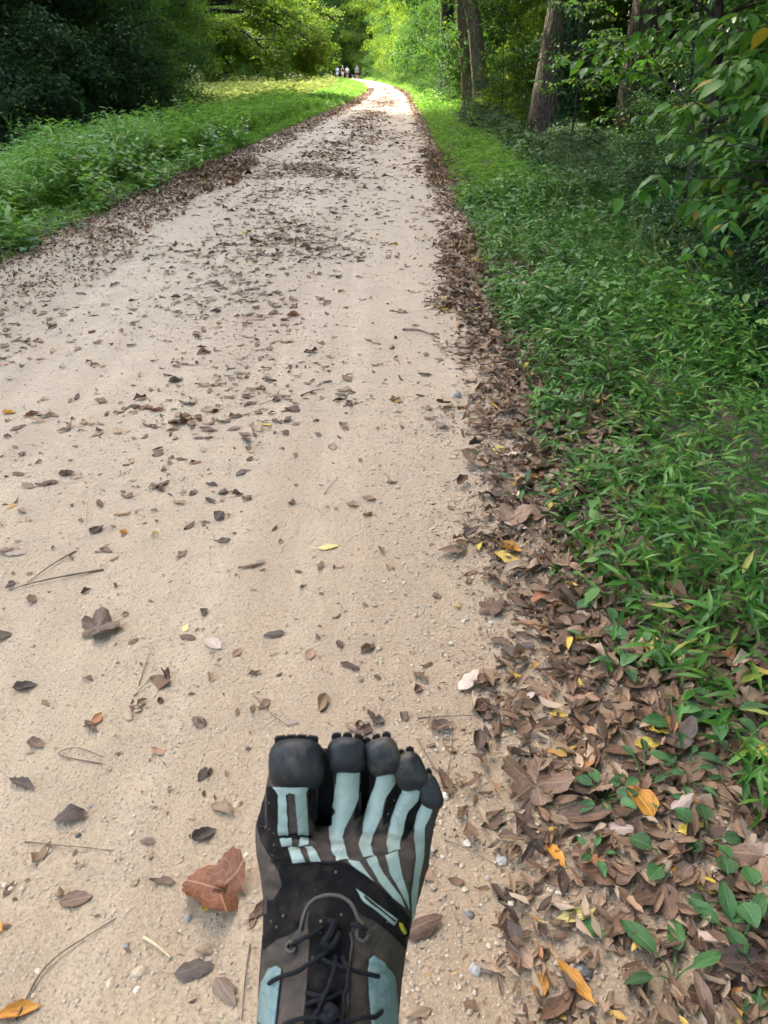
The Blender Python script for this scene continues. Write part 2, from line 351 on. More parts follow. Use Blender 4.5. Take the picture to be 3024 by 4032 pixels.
def make_crown(seed, lp, n_clusters, per, spread, leaf, flat=.45, droop=.5, extra=None, T=None, zmin=.1, wr=.62):
    """leaf sprays set along the limbs (and at extra points), thick at their tips"""
    r = np.random.default_rng(seed + 77)
    cs = []
    for k in range(n_clusters):
        b = lp[r.integers(len(lp))]; f = r.beta(2.2, 1.1) * (len(b) - 1); i = int(f)
        c = b[i] + (b[min(i + 1, len(b) - 1)] - b[i]) * (f - i)
        cs.append(c + r.normal(0, spread * .45, 3) * [1, 1, .7])
    if extra is not None: cs += list(extra)
    cs = np.array(cs); k = len(cs)
    sz = r.uniform(.55, 1.25, k)
    tilt = r.normal(0, .35, (k, 2)); hd = r.uniform(0, 2 * np.pi, k)
    idx = np.repeat(np.arange(k), per)
    n = len(idx)
    q = r.normal(0, 1, (n, 3)); q *= (r.uniform(.3, 1, n) / (np.linalg.norm(q, axis=1) + 1e-6))[:, None] * spread * sz[idx][:, None]
    q[:, 2] = q[:, 2] * flat + q[:, 0] * tilt[idx, 0] + q[:, 1] * tilt[idx, 1] - droop * .3 * (q[:, 0] ** 2 + q[:, 1] ** 2) / spread
    P = cs[idx] + q
    d = np.stack([np.cos(hd[idx]), np.sin(hd[idx]), np.zeros(n)], 1) * .5 + norm(q) * .6 + r.normal(0, .45, (n, 3)); d[:, 2] = d[:, 2] * .5 - droop * .6
    up = np.stack([tilt[idx, 0] * .5, tilt[idx, 1] * .5, np.ones(n)], 1) + r.normal(0, .38, (n, 3))
    L = leaf * r.uniform(.6, 1.25, n)
    ok = P[:, 2] > zmin
    P, d, up, L = P[ok], d[ok], up[ok], L[ok]
    return place(T or t_diamond(), P, d, up, L, L * wr)
def tree_meshes(key, seed, H, r0, crown, bark='bark', **kw):
    (V, F), lp = make_trunk(seed, H, r0, **kw)
    tm = mesh_np(key + '_trunk', V, F, M[bark], True)
    V, F = make_crown(seed, lp, **crown)
    return tm, mesh_np(key + '_crown', V, F, M['leaf_mid'])
KIND = {
    'tall': tree_meshes('tall', 3, 17, .28, dict(n_clusters=330, per=70, spread=1.35, leaf=.36), limbs=18, z0=.28, reach=5.2, rise=.35),
    'sun_block_tree': tree_meshes('sun_block_tree', 31, 26, .3, dict(n_clusters=420, per=62, spread=1.3, leaf=.40), limbs=26, z0=.2, reach=4.0, rise=.5),  # tall narrow crown shaped to block the sun yet leave the zenith open
    'edge': tree_meshes('edge', 8, 13, .20, dict(n_clusters=620, per=62, spread=.9, leaf=.16, droop=.7, zmin=.2), limbs=20, z0=.08, reach=4.2, rise=.12),
    'edge2': tree_meshes('edge2', 21, 12, .17, dict(n_clusters=600, per=62, spread=.85, leaf=.15, droop=.7, zmin=.2), limbs=20, z0=.07, reach=3.8, rise=.2),
    'under': tree_meshes('under', 12, 5.5, .07, dict(n_clusters=300, per=60, spread=.5, leaf=.095, zmin=.05), limbs=16, z0=.05, reach=2.3, rise=.3),
    'bush': tree_meshes('bush', 15, 2.3, .045, dict(n_clusters=210, per=58, spread=.36, leaf=.062, zmin=.02), limbs=14, z0=.04, reach=1.5, rise=.35),
    'shrub': tree_meshes('shrub', 19, 1.05, .02, dict(n_clusters=170, per=50, spread=.26, leaf=.04, flat=.3, droop=.35, zmin=.0, T=t_ovate(.08, .2), wr=.6), bark='bark_dark', limbs=13, z0=.03, reach=.95, rise=.45),
}
ORD = ['nearest', 'second', 'third', 'fourth', 'fifth', 'sixth', 'seventh', 'eighth', 'ninth', 'tenth', 'eleventh', 'twelfth', 'thirteenth', 'fourteenth', 'fifteenth', 'sixteenth', 'seventeenth', 'eighteenth', 'nineteenth', 'twentieth', 'twenty-first', 'twenty-second', 'twenty-third', 'twenty-fourth', 'twenty-fifth', 'twenty-sixth', 'twenty-seventh', 'twenty-eighth', 'twenty-ninth', 'thirtieth', 'thirty-first', 'thirty-second', 'thirty-third', 'thirty-fourth', 'thirty-fifth', 'thirty-sixth']
def count_off(group):
    """members of a group told apart by their order along the path"""
    ms = sorted((o for o in COL.objects if o.get('group') == group), key=lambda o: o.location[1])
    for i, o in enumerate(ms): o['label'] = o['label'] + ', ' + ORD[i] + ' along the path'
def put(kind, name, x, y, label, category, group=None, s=1.0, rz=None, mat='leaf_mid', bark='bark', z=None, sz=None):
    o = thing(name, (x, y, float(zground(np.float64(x), np.float64(y))) if z is None else z), label, category, group, random.uniform(0, 6.28) if rz is None else rz, s)
    if sz: o.scale[2] = sz
    tm, cm = KIND[kind]
    a = obj('trunk', tm, o); b = obj('crown', cm, o)
    for ob, mm in ((a, bark), (b, mat)):
        ob.material_slots[0].link = 'OBJECT'; ob.material_slots[0].material = M[mm]
    return o

# right-hand wood: named trunks first
def trunk_tree(name, x, y, pts, rads, label, bark, sides=28, crown_at=None, branches=(), seed=0, ridge=.05):
    o = thing(name, (x, y, float(zground(np.float64(x), np.float64(y)))), label, 'tree')
    r = np.random.default_rng(seed)
    n = 46; s = np.linspace(0, 1, n); pts = np.asarray(pts, float); ks = np.linspace(0, 1, len(pts))
    P = np.stack([np.interp(s, ks, pts[:, i]) for i in range(3)], 1)
    for i in range(2):
        P[1:-1, i] = (P[:-2, i] + P[1:-1, i] * 2 + P[2:, i]) / 4
    R = np.interp(s, ks, rads)
    a = np.arange(sides); base = np.sin(a / sides * 2 * np.pi * 9) * .6 + np.sin(a / sides * 2 * np.pi * 14 + 1) * .5
    rs = []
    for k in range(n):
        base = np.roll(base, 0) + r.normal(0, .25, sides); base *= .95; rs.append(base + r.normal(0, .3, sides))
    parts = [tube(P, R, sides, ridge, rs)]
    lp = []
    for bp, br in branches:
        bp = np.asarray(bp, float); b = bez(bp[0], bp[1], bp[2], 12); lp.append(b); parts.append(tube(b, np.linspace(br, br * .25, 12), 9))
    V, F = cat(parts); obj('trunk', mesh_np('trunk', V, F, M[bark], True), o)
    if crown_at:
        top, rr, nn, per, leaf, mat = crown_at
        q = r.normal(0, 1, (nn, 3)); q = q / np.linalg.norm(q, axis=1)[:, None] * (r.uniform(.3, 1, nn) ** .5)[:, None] * rr
        lp2 = [np.asarray(P[-20:])] + [bez(P[30], (P[30] + top) / 2 + qq * .3, np.asarray(top) + qq, 6) for qq in q[:10]]
        V, F = make_crown(seed, lp2 + lp, 10, per, 1.3, leaf, extra=np.asarray(top) + q)
        obj('crown', mesh_np('crown', V, F, M[mat]), o)
    return o
# B: thick ridged trunk; C: thick rough trunk behind the saplings; A: leaning forked smooth trunk; D: dark pair far off
trunk_tree('oak_tree', 3.35, 17.8, [(-.05, 0, -.4), (.0, 0, .6), (.12, 0, 2.2), (.22, 0, 3.6), (.5, 0, 9), (.6, 0, 14)], [.46, .35, .315, .30, .24, .1],
           'thick grey trunk with ridged bark and vine leaves, first large trunk right of the path', 'bark', crown_at=((.6, 0, 13), (4.5, 4.5, 4.5), 110, 60, .26, 'leaf_mid'), seed=3)
trunk_tree('oak_tree', 5.15, 17.8, [(0, 0, -.4), (.0, 0, .6), (.02, 0, 2.2), (.05, 0, 3.6), (.2, .2, 9), (.3, .2, 14)], [.46, .385, .355, .34, .26, .1],
           'thick rough-barked brown trunk half hidden behind the dark sapling', 'bark', crown_at=((.3, .2, 13), (5, 5, 4.5), 120, 60, .26, 'leaf_mid'), seed=5)
trunk_tree('leaning_tree', 2.75, 24.5, [(.0, 0, -.3), (-.05, 0, .7), (-.28, 0, 2.2), (-.62, 0, 3.4), (-.9, 0, 6), (-1.2, 0, 10)], [.30, .215, .195, .185, .14, .05],
           'tan smooth trunk leaning left with a fork, nearest trunk to the path edge', 'bark_tan', sides=20, branches=[([(-.3, .1, 2.3), (-.5, .4, 2.9), (-1.25, .5, 4.6)], .12)],
           crown_at=((-1.0, 0, 10), (3.5, 3.5, 3), 80, 60, .22, 'leaf_mid'), seed=7, ridge=.02)
trunk_tree('leaning_tree', 2.75, 28.5, [(.1, 0, -.3), (-.05, 0, 1), (-.3, 0, 2.6), (-.45, 0, 4), (-.4, 0, 7), (-.3, 0, 11)], [.26, .20, .185, .17, .12, .05],
           'greyish tan trunk just behind the leaning forked trunk', 'bark_tan', sides=18, crown_at=((-.3, 0, 10.5), (3.5, 3.5, 3), 80, 60, .22, 'leaf_mid'), seed=8, ridge=.02)
trunk_tree('dark_tree', 2.9, 41, [(0, 0, -.3), (0, 0, 1.2), (-.08, 0, 4), (-.1, 0, 6), (0, 0, 10), (0, 0, 15)], [.42, .33, .30, .28, .2, .08],
           'dark straight trunk standing left of the leaning trunks, far along the wood edge', 'bark_dark', sides=18, crown_at=((0, 0, 13), (4, 4, 4), 110, 60, .25, 'leaf_mid'), seed=9)
trunk_tree('dark_tree', 3.65, 42.5, [(0, 0, -.3), (0, 0, 1.2), (.1, 0, 4), (.2, 0, 6), (.3, 0, 10), (.3, 0, 14)], [.34, .26, .24, .22, .16, .06],
           'thinner dark trunk close behind the straight dark trunk', 'bark_dark', sides=16, crown_at=((.3, 0, 12), (4, 4, 3.5), 100, 60, .25, 'leaf_mid'), seed=10)

G_R = 'leafy trees of the wood right of the path'
for x, y, k, s, mt in [(5.6, 33, 'edge', 1, 'leaf_mid'), (6.8, 41, 'edge2', 1.1, 'leaf_mid'), (5.0, 52, 'edge', 1, 'leaf_mid'), (5.6, 62, 'edge2', 1.1, 'leaf_mid'), (5.2, 73, 'edge', 1.1, 'leaf_sunlit'),
                       (4.6, 85, 'edge2', 1.15, 'leaf_sunlit'), (5.0, 97, 'edge', 1.1, 'leaf_sunlit'), (4.4, 110, 'edge2', 1.2, 'leaf_mid'), (3.6, 123, 'edge', 1.2, 'leaf_sunlit'), (1.8, 137, 'edge2', 1.2, 'leaf_mid'), (-1.0, 157, 'edge', 1.3, 'leaf_sunlit'),
                       (10, 25, 'edge', 1.1, 'leaf_mid'), (10.5, 37, 'edge2', 1.2, 'leaf_mid'), (10, 50, 'edge', 1.2, 'leaf_mid'), (10, 66, 'edge2', 1.3, 'leaf_mid'), (9, 84, 'edge', 1.3, 'leaf_mid'), (8, 102, 'edge2', 1.3, 'leaf_mid'), (5, 128, 'edge', 1.4, 'leaf_mid'),
                       (12, 14, 'edge', 1.2, 'leaf_mid'), (14, 20, 'edge2', 1.2, 'leaf_mid'), (17, 30, 'edge', 1.4, 'leaf_mid'), (9, 9, 'edge2', 1.1, 'leaf_mid')]:
    put(k, 'woodland_tree', x, y, 'leafy green tree of the right wood', 'tree', G_R, s, mat=mt)
for x, y, s in [(8.5, 4, 1), (6.2, -4, 1.1), (8, -14, 1.1), (6.4, 12.5, 1.05), (7.5, 24, 1.1), (6.8, 47, 1.1), (14, 8, 1.2), (5.6, 5.6, 1), (5.8, 1, 1), (10.5, 0, 1.1), (9.5, 17, 1.1), (11, 11, 1.1), (6.0, 32, 1.05), (12, 22, 1.1), (2.6, -8, 1.1), (-2.5, -11, 1.0)]:  # mostly out of view, added to darken the near path and right wood
    put('tall', 'added_shade_tree', x, y, 'tall tree added to shade path and right wood', 'tree', 'tall trees added to shade path and right wood', s)
G_U = 'understory trees along the right wood edge'
for x, y, s, mt in [(4.35, 22, .8, 'leaf_sunlit'), (4.3, 28.5, .9, 'leaf_mid'), (4.6, 36, 1, 'leaf_mid'), (4.2, 46, 1, 'leaf_mid'), (3.9, 56, 1.1, 'leaf_mid'), (3.9, 66, 1.15, 'leaf_mid'), (3.4, 77, 1.15, 'leaf_sunlit'), (2.6, 90, 1.2, 'leaf_mid'), (2.4, 104, 1.2, 'leaf_sunlit'), (1.9, 117, 1.25, 'leaf_mid'),
                    (6.2, 14.5, .9, 'leaf_mid'), (7.0, 19, 1, 'leaf_sunlit'), (6.0, 25, 1, 'leaf_sunlit'), (8.5, 15, 1, 'leaf_mid'), (6.0, 9.8, .85, 'leaf_mid'), (7.6, 11.5, 1, 'leaf_sunlit'), (5.4, 6.8, .75, 'leaf_mid'), (5.0, 9.4, .75, 'leaf_mid'), (5.4, 11.4, .8, 'leaf_mid'), (6.6, 7.6, .95, 'leaf_mid'), (7.2, 5.2, 1, 'leaf_mid'), (5.0, 4.6, .6, 'leaf_mid'), (9.2, 6.4, 1.1, 'leaf_mid'), (8.6, 9.4, 1.1, 'leaf_mid'), (10.5, 12.5, 1.2, 'leaf_mid'), (11.5, 8.5, 1.2, 'leaf_mid'), (4.3, 20.6, .6, 'leaf_sunlit'), (3.55, 6.4, .5, 'leaf_mid'), (3.2, 5.3, .42, 'leaf_mid'), (4.6, 8.4, .6, 'leaf_mid'), (7.4, 22.5, 1.1, 'leaf_mid'), (8.6, 27, 1.2, 'leaf_mid'), (6.9, 20.4, 1.0, 'leaf_mid')]:
    put('under', 'understory_tree', x, y, 'small bushy tree at the right wood edge', 'tree', G_U, s, mat=mt)
G_B = 'leafy bushes under the right wood'
for x, y, s, mt in [(3.5, 21.3, .8, 'leaf_mid'), (4.2, 19.4, .9, 'leaf_shrub'), (3.3, 26.5, .6, 'leaf_shrub'), (3.1, 31, .7, 'leaf_mid'), (3.4, 35, .8, 'leaf_mid'), (3.2, 38.5, .75, 'leaf_shrub'), (3.5, 49, 1, 'leaf_mid'), (3.2, 60, 1, 'leaf_mid'), (2.7, 70, 1, 'leaf_mid'), (2.3, 81, 1, 'leaf_mid'), (1.4, 95, 1.1, 'leaf_mid'), (.2, 108, 1.1, 'leaf_mid'), (.7, 121, 1.1, 'leaf_mid'), (-.8, 134, 1.1, 'leaf_mid'),
                    (5.7, 15.0, .6, 'leaf_shrub'), (5.3, 12, .8, 'leaf_shrub'), (4.5, 10, .8, 'leaf_shrub'), (4.0, 8.2, .9, 'leaf_shrub'), (3.5, 7.0, .8, 'leaf_shrub'), (3.9, 5.2, .8, 'leaf_shrub'), (3.2, 5.9, .65, 'leaf_shrub'), (4.9, 6.6, 1, 'leaf_shrub'), (6.3, 13, 1, 'leaf_mid'), (4.3, 4.0, .9, 'leaf_shrub'), (2.75, 6.0, .5, 'leaf_shrub'), (3.0, 8.3, .5, 'leaf_shrub')]:
    put('bush', 'leafy_bush', x, y, 'rounded green bush under the right wood', 'bush', G_B, s, mat=mt)
G_S = 'low shrubs on the right verge'
for x, y, s in [(2.3, 14.6, .45), (2.9, 13.6, .5), (2.4, 12.4, .42), (3.1, 12.2, .5), (2.2, 11.0, .42), (2.8, 10.6, .5), (3.4, 10.8, .6), (2.2, 9.4, .42), (2.8, 9.0, .55), (2.35, 8.0, .5), (2.9, 7.6, .75), (2.3, 17, .5), (2.4, 19.4, .6), (2.5, 6.6, .7), (3.5, 6.3, 1), (2.55, 5.5, .7), (3.0, 4.5, .8), (2.3, 22, .6), (3.6, 13.8, .55), (3.5, 16.2, .5), (2.15, 3.6, .55), (2.05, 2.9, .42), (2.4, 4.2, .65), (2.25, 5.0, .55), (3.4, 8.6, .9), (4.2, 12.0, .8), (3.2, 15.2, .45)]:
    put('shrub', 'low_shrub', x, y, 'low oval-leaved shrub on the right verge rim', 'shrub', G_S, s, mat='leaf_shrub', bark='bark_dark')

# left: the dark overgrown far bank of the canal, the sunlit maple leaning over the meadow
G_L = 'dark trees added on the left bank to block sun'
for x, y, s in [(-12, 7.5, 1), (-12.5, 12, 1.05), (-11.5, 16.5, 1), (-12.5, 21, 1.05), (-11.5, 25.5, 1), (-12.5, 30, 1.05), (-12, 34.5, 1), (-16.5, 10, 1.1), (-17, 16, 1.15), (-16.5, 23, 1.1), (-17, 29, 1.1), (-16.5, 36, 1.1), (-21, 20, 1.1), (-21, 30, 1.1), (-13.5, 40, .95)]:  # rows added to keep direct sun off the near path
    put('sun_block_tree', 'added_shade_tree', x, y, 'tall dark tree added on the left bank to block sun', 'tree', G_L, s, mat='leaf_shaded', bark='bark_dark')
G_LB = 'dark undergrowth trees on the left bank'
for x, y, s in [(-7.6, 16.5, 1.0), (-9.4, 14.5, 1.1), (-8.8, 19.5, 1.1), (-8.2, 22.5, 1.05), (-10.5, 18, 1.2), (-12.5, 15, 1.2), (-10.2, 11.5, 1), (-10.5, 24, 1.2), (-12.5, 27, 1.3), (-9.8, 28.5, 1.1), (-14, 19, 1.3), (-11, 33, 1.2), (-7.2, 25.5, 1.0), (-8.4, 30, 1.15), (-6.7, 22.3, .8), (-9.6, 35, 1.2), (-7.9, 20.5, 1.1)]:
    put('under', 'vine_draped_tree', x, y, 'dark small tree draped with leaves on the left bank', 'tree', G_LB, s, mat='leaf_mid' if x / y > -.31 and y > 21 else 'leaf_shaded', bark='bark_dark')
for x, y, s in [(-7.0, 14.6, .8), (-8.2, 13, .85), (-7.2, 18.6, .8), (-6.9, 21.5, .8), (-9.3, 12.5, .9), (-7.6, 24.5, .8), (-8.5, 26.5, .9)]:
    put('bush', 'dark_bush', x, y, 'low dark bush at the foot of the left bank', 'bush', 'dark bushes on the left bank', s, mat='leaf_shaded', bark='bark_dark')
G_F = 'sunlit trees round the meadow and the bend'
for x, y, k, s, mt in [(-17, 62, 'edge', 1.3, 'leaf_mid'), (-18, 78, 'edge2', 1.4, 'leaf_sunlit'), (-17, 95, 'edge', 1.4, 'leaf_mid'), (-17, 112, 'edge2', 1.4, 'leaf_sunlit'), (-17, 130, 'edge', 1.5, 'leaf_mid'), (-22, 145, 'edge2', 1.5, 'leaf_mid'),
                       (-14, 158, 'edge', 1.5, 'leaf_mid'), (-9, 166, 'edge2', 1.5, 'leaf_mid'), (-20, 172, 'edge', 1.7, 'leaf_mid'), (-4, 172, 'edge', 1.6, 'leaf_mid'), (-13, 185, 'edge2', 1.8, 'leaf_mid'), (2, 180, 'edge2', 1.8, 'leaf_mid'), (-27, 160, 'edge', 1.8, 'leaf_mid'), (-30, 120, 'edge', 1.9, 'leaf_mid'), (-28, 80, 'edge2', 1.9, 'leaf_mid'), (-23, 55, 'edge', 1.6, 'leaf_mid'), (-18, 147, 'edge', 1.3, 'leaf_sunlit'), (-24, 190, 'edge2', 1.9, 'leaf_mid'), (-6, 195, 'edge', 1.9, 'leaf_mid'), (6, 165, 'edge', 1.7, 'leaf_mid'), (10, 190, 'edge', 1.9, 'leaf_mid'), (-34, 185, 'edge', 2.0, 'leaf_mid'), (-16, 200, 'edge', 2.0, 'leaf_mid'), (-20, 150, 'edge2', 1.4, 'leaf_mid'), (-23, 100, 'edge', 1.6, 'leaf_mid'), (-36, 140, 'edge2', 2.0, 'leaf_mid'), (-22, 68, 'edge2', 1.5, 'leaf_mid'), (-6.5, 176, 'edge', 1.7, 'leaf_mid'), (-11, 178, 'edge2', 1.8, 'leaf_mid'), (-2, 186, 'edge2', 1.8, 'leaf_mid'), (-9, 205, 'edge', 2.2, 'leaf_mid'), (-3, 210, 'edge', 2.2, 'leaf_mid'), (-11.5, 96, 'edge', 1.15, 'leaf_sunlit'), (-12.5, 113, 'edge2', 1.2, 'leaf_mid')]:
    put(k, 'meadow_tree', x, y, 'sunlit tree behind meadow and far bend', 'tree', G_F, s, mat=mt)
# maple with low limbs drooping over the verge
mo = thing('maple_tree', (-10.3, 40.5, float(zground(np.float64(-10.3), np.float64(40.5)))), 'maple with bright yellow-green drooping branches hanging over the left meadow', 'tree')
mo.scale = (1.5, 1.5, 1.25)
parts, lp = [], []
P = bez((0, 0, -.2), (.4, 0, 3), (.1, .4, 9), 20); parts.append(tube(P, np.linspace(.26, .08, 20), 12))
r = np.random.default_rng(4)
for b0, b1, b2, rr in [((.2, 0, 2.2), (2.0, -1.2, 3.1), (3.9, -2.2, 2.0), .13), ((.25, 0, 3.0), (2.6, -.4, 4.4), (5.0, -.6, 2.5), .12), ((.25, .1, 3.6), (2.8, 1.2, 5.2), (5.4, 2.0, 3.0), .11), ((.3, .1, 4.4), (2.2, -1.2, 6.4), (4.4, -2.6, 4.6), .1),
                       ((.3, .2, 5.0), (2.8, .6, 7.0), (5.6, .8, 5.0), .1), ((.2, 0, 1.6), (-1.4, -1.6, 3.0), (-2.6, -2.6, 2.6), .1), ((.2, 0, 2.6), (1.0, -2.4, 3.9), (1.6, -4.2, 2.6), .11), ((.3, 0, 2.6), (2.6, -1.8, 3.4), (3.7, -2.6, 1.9), .08), ((.3, 0, 3.0), (3.5, -.6, 3.8), (4.7, -1.2, 2.0), .08), ((.3, 0, 3.2), (3.8, .6, 4.2), (5.2, 1.0, 2.2), .08), ((.3, 0, 2.4), (1.6, -1.0, 3.2), (2.6, -1.9, 1.4), .08), ((.3, .3, 6), (1.2, 2.2, 8), (2.6, 4.6, 7), .09), ((.2, .3, 6.5), (-1.5, 0, 8.5), (-3.5, -.5, 8), .09), ((.3, .3, 5.6), (1.6, -2.4, 8), (2.4, -4.6, 6.5), .09)]:
    b = bez(b0, b1, b2, 14); parts.append(tube(b, np.linspace(rr, .02, 14), 8)); lp.append(b[3:])
    for q in range(7):
        j = r.integers(4, 14); d = r.normal(0, 1, 3); d[2] = -abs(d[2]) * .5 - .15; d = d / np.linalg.norm(d) * r.uniform(.8, 1.7)
        bb = bez(b[j], b[j] + d * .5 + [0, 0, .25], b[j] + d, 7); parts.append(tube(bb, np.linspace(.022, .005, 7), 5)); lp.append(bb)
V, F = cat(parts); obj('trunk', mesh_np('trunk', V, F, M['bark_dark'], True), mo)
V, F = make_crown(5, lp, 1200, 60, .40, .085, flat=.5, droop=.9, zmin=1.15, wr=.75)
obj('crown', mesh_np('crown', V, F, M['leaf_sunlit']), mo)

for g_ in (G_R, 'tall trees added to shade path and right wood', G_U, G_B, G_S, G_L, G_LB, 'dark bushes on the left bank', G_F): count_off(g_)
# saplings with large leaves, near right
def sapling(name, x, y, pts, r0, sprays, label, leaf=.12, seed=1, mat='leaf_sapling', bark='bark_dark'):
    o = thing(name, (x, y, float(zground(np.float64(x), np.float64(y)))), label, 'tree')
    r = np.random.default_rng(seed); pts = np.asarray(pts, float); n = 30; s = np.linspace(0, 1, n); ks = np.linspace(0, 1, len(pts))
    P = np.stack([np.interp(s, ks, pts[:, i]) for i in range(3)], 1)
    for _ in range(3): P[1:-1] = (P[:-2] + 2 * P[1:-1] + P[2:]) / 4
    parts = [tube(P, np.linspace(r0, r0 * .35, n), 12, .05, [r.normal(0, 1, 12) for _ in range(n)])]
    lpos, ldir, lup = [], [], []
    for (f, an, ln, el) in sprays:
        b0 = P[min(n - 1, int(f * (n - 1)))]
        e = b0 + np.array([math.cos(an) * ln, math.sin(an) * ln, ln * el])
        b = bez(b0, (b0 + e) / 2 + [0, 0, .22 * ln], e, 12); parts.append(tube(b, np.linspace(max(.006, r0 * .22), .0025, 12), 5))
        subs = [b[2:]]
        for q in range(5):
            j = r.integers(3, 11); a2 = an + r.choice([-1, 1]) * r.uniform(.4, 1.1); l2 = ln * r.uniform(.25, .5)
            e2 = b[j] + np.array([math.cos(a2) * l2, math.sin(a2) * l2, l2 * r.uniform(-.3, .25)])
            bb = bez(b[j], (b[j] + e2) / 2 + [0, 0, .06], e2, 8); parts.append(tube(bb, np.linspace(.004, .0015, 8), 4)); subs.append(bb)
        for bb in subs:
            L = np.sum(np.linalg.norm(np.diff(bb, axis=0), axis=1)); k = max(4, int(L / .055)); tt = norm(np.diff(bb, axis=0))
            for q in range(k):
                f2 = (q + .6) / k * (len(bb) - 1); i = min(int(f2), len(bb) - 2); pp = bb[i] + (bb[i + 1] - bb[i]) * (f2 - i)
                side = np.cross(tt[i], [0, 0, 1]); side /= np.linalg.norm(side) + 1e-6
                d = tt[i] * .55 + side * (1 if q % 2 else -1) * .8 + r.normal(0, .18, 3); d[2] -= .28
                lpos.append(pp); ldir.append(d); lup.append(np.array([0, 0, 1.]) + r.normal(0, .25, 3))
    V, F = cat(parts); obj('trunk', mesh_np('trunk', V, F, M[bark], True), o)
    lpos, ldir, lup = map(np.array, (lpos, ldir, lup)); LL = leaf * r.uniform(.55, 1.2, len(lpos)); h = len(lpos) // 2
    V, F = cat([place(t_ovate(.10, .22), lpos[:h], ldir[:h], lup[:h], LL[:h], LL[:h] * .55), place(t_ovate(.06, .38), lpos[h:], ldir[h:], lup[h:], LL[h:], LL[h:] * .6)])
    obj('crown', mesh_np('crown', V, F, M[mat], True), o)
    return o
def rsprays(seed, k, f0, f1, l0, l1, a0=0, a1=6.28):
    r = np.random.default_rng(seed); return [(r.uniform(f0, f1), r.uniform(a0, a1), r.uniform(l0, l1), r.uniform(-.15, .3)) for _ in range(k)]
sapling('leaning_sapling', 2.25, 6.2, [(-.02, 0, -.2), (.02, 0, .5), (.1, 0, 1.0), (.05, 0, 1.5), (-.13, 0, 2.2), (-.3, 0, 3.2), (-.4, 0, 4.6)], .052, rsprays(2, 30, .3, 1, .7, 1.5), 'thin dark sapling with a bent stem leaning left', leaf=.11, seed=2)
sapling('broadleaf_sapling', 2.95, 4.9, [(0, 0, -.2), (-.05, 0, .7), (-.02, 0, 1.5), (.05, 0, 2.6)], .022, rsprays(3, 34, .2, 1, .5, 1.15, 2.0, 4.6), 'sapling with large pointed leaves at the right frame edge beside the stiltgrass', leaf=.125, seed=3)
sapling('broadleaf_sapling', 3.5, 5.8, [(0, 0, -.2), (-.05, 0, .9), (-.1, 0, 1.9), (0, 0, 3.2)], .028, rsprays(4, 36, .2, 1, .6, 1.3, 1.6, 4.8), 'taller sapling of large leaves behind the edge sapling', leaf=.12, seed=4)
sapling('broadleaf_sapling', 3.85, 7.8, [(0, 0, -.2), (.05, 0, .9), (.1, 0, 1.9), (0, 0, 3.4)], .03, rsprays(5, 30, .2, 1, .5, 1.0), 'sapling of large leaves right of the thick rough trunk', leaf=.11, seed=5)
sapling('broadleaf_sapling', 3.35, 9.6, [(0, 0, -.2), (.05, 0, .9), (-.1, 0, 1.9), (-.2, 0, 3.4)], .025, rsprays(6, 16, .5, 1, .5, 1.0), 'slender sapling with leaves hanging before the two thick trunks', leaf=.11, seed=6, mat='leaf_sapling')
sapling('broadleaf_sapling', 2.35, 4.7, [(0, 0, -.2), (-.03, 0, .6), (.03, 0, 1.3), (.1, 0, 2.2)], .016, rsprays(8, 26, .25, 1, .4, .85, 1.2, 5), 'sapling of large leaves in front of the bent dark sapling', leaf=.115, seed=8)
for i, (x, y, hgt, lab) in enumerate([(3.1, 14.2, 3.2, 'slim leafy sapling just before the first thick trunk'), (4.25, 15.0, 3.4, 'slim leafy sapling between the two thick trunks'), (2.75, 20.5, 3.0, 'slim leafy sapling between the leaning trunk and first thick trunk'), (4.9, 13.2, 3.2, 'slim leafy sapling before the rough brown trunk'), (3.75, 10.8, 2.7, 'slim leafy sapling standing in the low shrubs'), (3.55, 16.2, 4.0, 'slim leafy sapling touching the first thick trunk')]):
    sapling('slim_sapling', x, y, [(0, 0, -.2), (.04, 0, hgt * .3), (-.05, 0, hgt * .65), (.03, 0, hgt)], .018, rsprays(40 + i, 17, .22, 1, .5, 1.15), lab, leaf=.085, seed=40 + i, mat='leaf_mid')
sapling('yellowing_sapling', 1.98, 4.05, [(0, 0, -.2), (-.02, 0, .3), (-.03, 0, .6), (.02, 0, 1.0)], .009, rsprays(7, 16, .2, 1, .25, .5, 1.0, 5.2), 'small sapling with some yellowing leaves low at the right frame edge', leaf=.075, seed=7)
# vine leaves on the first thick trunk
r = np.random.default_rng(9); n = 2600
hz = r.uniform(-.3, 3.4, n); an = r.uniform(-2.9, -.1, n) * .75 - .2 + .4 * np.sin(hz * 2)
rad = .34 + r.uniform(0, .24, n) * (1 + .5 * np.sin(hz * 5))
Pp = np.stack([3.45 + .07 * hz + np.cos(an) * rad + .12, 17.8 + np.sin(an) * rad, hz - .15], 1)
V, F = place(t_ovate(.08, .2), Pp, r.normal(0, 1, (n, 3)) + [0, 0, -.8], np.stack([np.cos(an) * .5, np.sin(an), np.full(n, .5)], 1) + r.normal(0, .3, (n, 3)), r.uniform(.05, .1, n), r.uniform(.04, .07, n))
obj('trunk_vine', mesh_np('trunk_vine', V, F, M['leaf_shrub']), label='leafy vine climbing the first thick grey trunk', category='vine')

